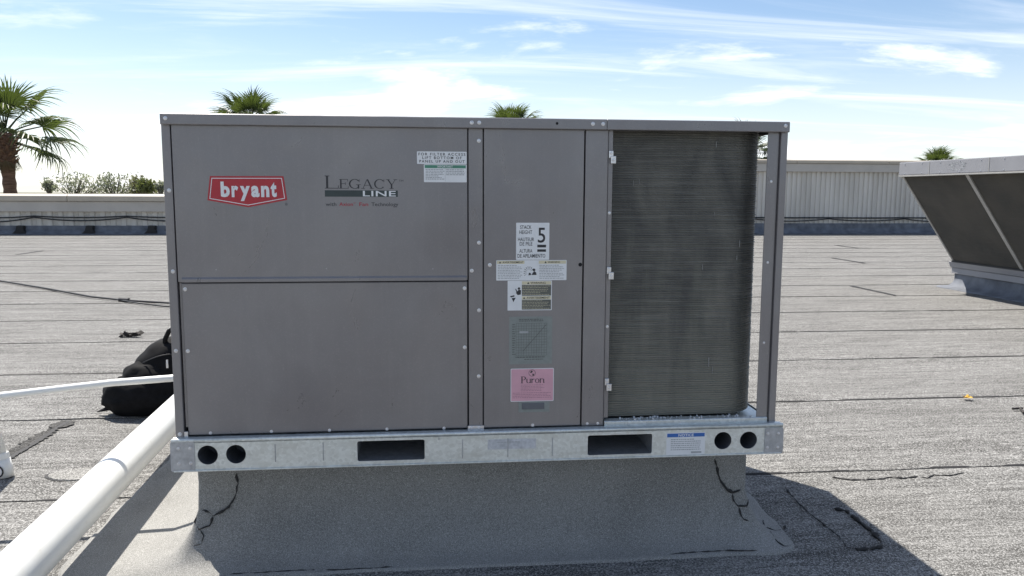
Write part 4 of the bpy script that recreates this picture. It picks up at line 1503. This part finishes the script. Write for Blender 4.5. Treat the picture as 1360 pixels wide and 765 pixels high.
# ------------------------------------------------------------------ second rooftop unit at the right edge
u2 = thing('coil_unit', 'pale grey rooftop condensing unit with two dark slanted coil faces at the right edge', 'air conditioner', (7.2, 4.7, 0))
UY0, UY1 = 2.2, 7.0
TX, BX, TZ0, TZ1, BZ = 5.64, 6.43, 1.415, 1.572, 0.345
XM = 7.25
# top tray
MB().prism([(TX, TZ0), (TX, TZ1), (2 * XM - TX, TZ1), (2 * XM - TX, TZ0)], 'y', UY0, UY1).build('top_tray', 'unit_white', u2, bevel=0.008)
MB().box(TX - 0.004, TX + 0.06, UY0, UY1 - 0.004, TZ0 - 0.018, TZ0 - 0.001).build('tray_lip', 'unit_trim', u2, bevel=0.003)
dirn = Vector((BX - (TX + 0.05), BZ - TZ0 + 0.02))
for k in range(4):
    ya, yb = UY1 - 1.2 * (k + 1) + 0.03, UY1 - 1.2 * k - 0.035
    rows = 110
    mb = MB()
    for j in range(rows):
        for q in (0.0, 0.5):
            f = (j + q) / rows
            x = TX + 0.06 + dirn.x * f
            z = TZ0 - 0.018 + dirn.y * f
            off = 0.0045 if q else 0.0
            mb.v += [(x - off, ya, z), (x - off, yb, z)]
    for j in range(2 * rows - 1):
        mb.f.append((2 * j, 2 * j + 1, 2 * j + 3, 2 * j + 2))
    mb.build('coil_face', 'coil2', u2, recalc=False)
    # solid backing slab
    x0, z0, x1, z1 = TX + 0.075, TZ0 - 0.018, TX + 0.075 + dirn.x, TZ0 - 0.018 + dirn.y
    MB().prism([(x0, z0), (x1, z1), (x1 + 0.08, z1), (x0 + 0.08, z0)], 'y', ya, yb).build('coil_slab', 'dark_void', u2)
for k in range(5):
    y = UY1 - 1.2 * k
    w0, w1 = (0.03, 0.0) if k == 0 else (0.026, 0.026)
    x0, z0 = TX + 0.044, TZ0 - 0.019
    x1, z1 = x0 + dirn.x + 0.005, z0 + dirn.y
    MB().prism([(x0, z0), (x0 + 0.08, z0), (x1 + 0.08, z1), (x1, z1)], 'y', y - w0, y + w1).build('coil_frame_bar', 'unit_trim', u2, bevel=0.003)
MB().prism([(TX + 0.12, TZ0), (BX + 0.09, BZ), (2 * XM - BX - 0.05, BZ), (2 * XM - TX - 0.06, TZ0)], 'y', UY0 + 0.02, UY1 - 0.03).build('inner_body', 'dark_void', u2)
MB().box(BX - 0.015, BX + 0.05, UY0, UY1 - 0.006, BZ - 0.012, BZ + 0.004).build('coil_drip_edge', 'black_rubber', u2)
MB().prism([(BX + 0.02, 0.262), (BX - 0.01, 0.333), (2 * XM - BX, 0.333), (2 * XM - BX, 0.262)], 'y', UY0 - 0.02, UY1 + 0.06).build('base_frame', 'unit_white', u2, bevel=0.006)
MB().box(BX + 0.035, 2 * XM - BX - 0.03, UY0, UY1 + 0.05, 0.185, 0.259).build('curb_cap', 'unit_white', u2, bevel=0.004)
# weathered, no longer legible emblem on the tray
er = random.Random(21)
mb = MB()
cxm, czm = 5.90, 1.495
for i in range(60):
    a = er.uniform(0, 6.28)
    r = er.uniform(0.55, 1.0)
    y = cxm + 0.16 * r * math.cos(a)
    z = czm + 0.052 * r * math.sin(a)
    w, h = er.uniform(0.004, 0.018), er.uniform(0.002, 0.006)
    mb.add([(TX - 0.0015, y - w, z - h), (TX - 0.0015, y + w, z - h * 0.3), (TX - 0.0015, y + w, z + h), (TX - 0.0015, y - w, z + h * 0.3)], [(0, 1, 2, 3)])
for i in range(46):
    y, z = cxm + 0.13 * er.uniform(-1, 1), czm + 0.034 * er.uniform(-1, 1)
    dy, dz = er.uniform(-0.02, 0.02), er.uniform(-0.012, 0.012)
    q = Vector((0, -dz, dy)).normalized() * 0.0016
    mb.add([(TX - 0.0016, y - q.y, z - q.z), (TX - 0.0016, y + q.y, z + q.z), (TX - 0.0016, y + dy + q.y, z + dz + q.z), (TX - 0.0016, y + dy - q.y, z + dz - q.z)], [(0, 1, 2, 3)])
mb.build('worn_emblem', 'label_grey', u2, recalc=False)

c2 = thing('unit_curb', 'shade-toned membrane roof curb with flared foot under the pale grey unit at the right edge', 'roof curb', (7.2, 4.7, 0))
prof2 = [(0.0, 0.186), (0.0, 0.12), (0.012, 0.07), (0.05, 0.03), (0.11, 0.014), (0.17, 0.010), (0.175, 0.002)]
mb = MB()
per2 = 0
for out, z in prof2:
    x0, x1, y0, y1 = BX + 0.055 - out, 2 * XM - BX - 0.055 + out, UY0 + 0.02 - out, UY1 + 0.03 + out
    r = 0.02 + 0.7 * out
    ringp = []
    for cx, cy, a0 in ((x1 - r, y0 + r, 270), (x1 - r, y1 - r, 0), (x0 + r, y1 - r, 90), (x0 + r, y0 + r, 180)):
        ringp += [(cx + r * math.cos(rad(a0 + 9 * i)), cy + r * math.sin(rad(a0 + 9 * i)), z) for i in range(11)]
    per2 = len(ringp)
    mb.v += [(p[0] + 0.01 * mnoise.noise(Vector(p) * 3), p[1] + 0.01 * mnoise.noise(Vector(p) * 3 + Vector((5, 0, 0))), p[2]) for p in ringp]
for j in range(len(prof2) - 1):
    for i in range(per2):
        a, b2 = j * per2 + i, j * per2 + (i + 1) % per2
        mb.f.append((a, a + per2, b2 + per2, b2))
mb.build('flashing', 'wall_flashing', c2, smooth=True)  # shade under the overhang is put into this darker flashing colour

# ------------------------------------------------------------------ palms and trees beyond the walls


def frond_mesh(seed, blade=1.0, segs=26, droop=0.55, spread=rad(215), dry=False):
    r = random.Random(seed)
    mb = MB()
    # petiole along +x, then a fan of folded segments
    L0 = 1.0
    pet = [(0, 0, 0), (L0 * 0.5, 0, 0.05), (L0, 0, 0.04)]
    mb.tube(pet, [0.035, 0.024, 0.016], 5)
    hub = Vector((L0, 0, 0.04))
    for i in range(segs):
        u = i / (segs - 1) - 0.5
        a = u * spread + r.uniform(-0.02, 0.02)
        ln = blade * (1.08 - 0.50 * abs(u) ** 1.5 * 1.6) * r.uniform(0.78, 1.12)
        w = spread / segs * 0.56
        steps = 6
        vs = []
        dr = droop * r.uniform(0.7, 1.5)
        cup = 0.28 * math.cos(u * 2.6)
        for j in range(steps + 1):
            t_ = j / steps
            rr_ = ln * t_
            half = w * rr_ if t_ < 0.34 else w * ln * 0.34 * (1 - (t_ - 0.34) / 0.66) ** 0.7
            z = cup * rr_ * 0.35 - dr * max(0, t_ - 0.38) ** 1.7 * ln
            rad_ = rr_ * (1 - 0.35 * max(0, t_ - 0.5) * dr)
            c0 = hub + Vector((rad_ * math.cos(a), rad_ * math.sin(a), z))
            s_ = Vector((-math.sin(a), math.cos(a), 0))
            fold = 0.30 * half
            vs += [c0 - s_ * half + Vector((0, 0, fold)), c0 - Vector((0, 0, fold)), c0 + s_ * half + Vector((0, 0, fold))]
        mb.add(vs, [(3 * j + k, 3 * j + k + 1, 3 * j + k + 4, 3 * j + k + 3) for j in range(steps) for k in (0, 1)])
    me = bpy.data.meshes.new('frond')
    me.from_pydata([tuple(v) for v in mb.v], [], mb.f)
    me.materials.append(M['palm_dry' if dry else 'palm_green'])
    return me


FR = [frond_mesh(i, 1.0 + 0.06 * i, 26, 0.35 + 0.18 * i) for i in range(4)]
FRD = [frond_mesh(20 + i, 0.8, 18, 1.0, rad(120), True) for i in range(2)]


def palm(loc, crown_z, size, label, seed, fronds=34, dead=14, trunk_r=0.20, low=112):
    r = random.Random(seed)
    root = thing('fan_palm', label, 'palm tree', (loc[0], loc[1], -5.2), 'fan palms behind the back walls')
    h = crown_z
    pts, rs = [], []
    n = 46
    for i in range(n + 1):
        f = i / n
        z = -5.2 + (h + 5.2) * f
        pts.append((loc[0] + 0.06 * math.sin(f * 3), loc[1] + 0.05 * math.sin(f * 4), z))
        rr_ = trunk_r * (1.15 - 0.25 * f) * (1 + (0.10 if i % 2 else -0.03))
        if f > 0.86:
            rr_ = trunk_r * (0.95 + 0.30 * math.sin((f - 0.86) / 0.14 * math.pi * 0.8)) * (1 + (0.12 if i % 2 else 0))
        rs.append(rr_)
    MB().tube(pts, rs, 14).build('trunk', 'palm_trunk', root)
    top_ = Vector((pts[-1][0], pts[-1][1], h - 0.05))
    mb = MB()
    for i in range(70):
        f = i / 70
        a = i * 2.39996
        zb = h - 1.0 + 0.95 * f
        rb = trunk_r * (0.95 + 0.35 * f)
        p0 = Vector((pts[-1][0] + rb * math.cos(a), pts[-1][1] + rb * math.sin(a), zb))
        q = Vector((math.cos(a), math.sin(a), 0))
        L_ = trunk_r * r.uniform(0.6, 1.5)
        mb.tube([p0 - q * 0.05, p0 + q * L_ * 0.6 + Vector((0, 0, L_ * 0.25)), p0 + q * L_ + Vector((0, 0, L_ * r.uniform(0.2, 1.0)))], [0.07, 0.05, 0.02], 5, True, 0.5)
    mb.build('leaf_boots', 'palm_trunk', root)
    ga = 2.39996
    for i in range(fronds):
        f = (i + 0.5) / fronds
        el = rad(86 - low * f ** 0.9) + r.uniform(-0.12, 0.12)
        az = i * ga + r.uniform(-0.25, 0.25)
        sc = size * r.uniform(0.85, 1.08) * (0.8 + 0.25 * min(1, f * 2.2))
        shared('frond', FR[min(3, int(f * 3.2 + r.uniform(0, 0.9)))], top_ + Vector((0, 0, 0.15 - 0.35 * f)), root, Euler((r.uniform(-0.5, 0.5), -el, az), 'XYZ'), sc)
    for i in range(dead):
        az = i * ga + r.uniform(-0.3, 0.3)
        el = rad(-58 - 28 * r.random())
        shared('dead_frond', FRD[i % 2], top_ + Vector((0, 0, -0.30 - 0.25 * r.random())), root, Euler((r.uniform(-0.4, 0.4), -el, az), 'XYZ'), size * r.uniform(0.32, 0.52))
    return root


palm((-13.75, 25.0), 3.02, 1.10, 'tall fan palm with full crown and trunk in view at the left edge', 1, 22, 18, 0.20, 108)
palm((-8.61, 37.0), 4.35, 1.05, 'fan palm crown rising over the left part of the grey unit', 2, 36, 10)
palm((5.24, 50.0), 5.20, 1.10, 'fan palm crown tip showing over the middle of the grey unit', 3, 34, 10)
palm((19.0, 45.0), 3.75, 1.12, 'fan palm seen in the gap between coil and right corner post', 4, 34, 10)
palm((40.3, 58.0), 3.30, 1.05, 'fan palm tip showing above the pale grey unit at the right edge', 5, 34, 10)


def leafy(loc, rx, rz, cz, label, mat, seed, n=1700, leaf=0.16):
    r = random.Random(seed)
    root = thing('leafy_tree', label, 'tree', (loc[0], loc[1], -5.2), 'small trees beyond the parapet')
    mb = MB().tube([(loc[0], loc[1], -5.2), (loc[0] + 0.1, loc[1], -2.5), (loc[0], loc[1], cz)], [0.22, 0.16, 0.05], 8)
    tips = []
    for i in range(22):
        a, e = r.uniform(0, 6.28), r.uniform(0.1, 1.4)
        b0 = Vector((loc[0], loc[1], cz - rz * r.uniform(0.2, 1.0)))
        L = r.uniform(0.6, 1.0)
        b1 = Vector((loc[0] + rx * L * math.cos(a) * math.cos(e), loc[1] + rx * L * math.sin(a) * math.cos(e), cz + rz * L * math.sin(e)))
        mb.tube([b0, b0.lerp(b1, 0.5) + Vector((0, 0, -0.1)), b1], [0.06, 0.035, 0.012], 5)
        tips.append(b1)
        tips.append(b0.lerp(b1, 0.65))
    mb.build('trunk', 'bark', root)
    mb = MB()
    for i in range(n):
        c0 = r.choice(tips) + Vector((r.gauss(0, rx * 0.16), r.gauss(0, rx * 0.16), r.gauss(0, rz * 0.17)))
        q = Euler((r.uniform(0, 6.28), r.uniform(0, 6.28), r.uniform(0, 6.28))).to_matrix()
        s_ = leaf * r.uniform(0.6, 1.3)
        vs = [c0 + q @ Vector(p) for p in ((-s_, 0, 0), (0, -s_ * 0.42, 0.02), (s_, 0, 0), (0, s_ * 0.42, 0.02))]
        mb.add(vs, [(0, 1, 2, 3)])
    mb.build('crown', mat, root, recalc=False)


leafy((-26.4, 60), 2.3, 1.25, 1.15, 'larger grey-leaved tree behind the parapet beside the left palm', 'grey_leaf', 31, 760, 0.12)
leafy((-24.0, 61), 2.0, 1.30, 1.15, 'rounded grey-leaved tree behind the parapet, second from the left palm', 'grey_leaf', 32, 760, 0.12)
leafy((-28.2, 60), 0.55, 0.60, 1.35, 'tiny grey shrub top just right of the left palm trunk', 'grey_leaf', 33, 420, 0.12)
leafy((-22.3, 62), 1.3, 0.95, 1.15, 'russet small tree between the grey trees and the green one', 'rust_leaf', 34, 900)
leafy((-21.4, 60), 0.75, 0.65, 1.35, 'dense olive green tree top next to the unit edge', 'olive_leaf', 35, 1300, 0.13)
leafy((-20.3, 60), 0.50, 0.60, 1.25, 'sparse grey-green tree top touching the left edge of the unit', 'grey_leaf', 36, 420, 0.12)

# fasteners and a data plate on the second unit's tray and frame
u2_screws = []
for i in range(14):
    u2_screws.append((TX - 0.0008, UY1 - 0.12 - 0.34 * i, TZ1 - 0.022))
    u2_screws.append((TX - 0.0008, UY1 - 0.12 - 0.34 * i, TZ0 + 0.020))
for x, y, z in u2_screws:
    shared('screw', screw_me, (x, y, z), u2, (0, 0, rad(-90)), 1.3)
for i in range(5):
    MB().box(TX - 0.0035, TX - 0.0004, UY1 - 0.602 - 1.0 * i - 0.004, UY1 - 0.602 - 1.0 * i + 0.004, TZ0 + 0.004, TZ1 - 0.004).build('tray_joint', 'unit_trim', u2)
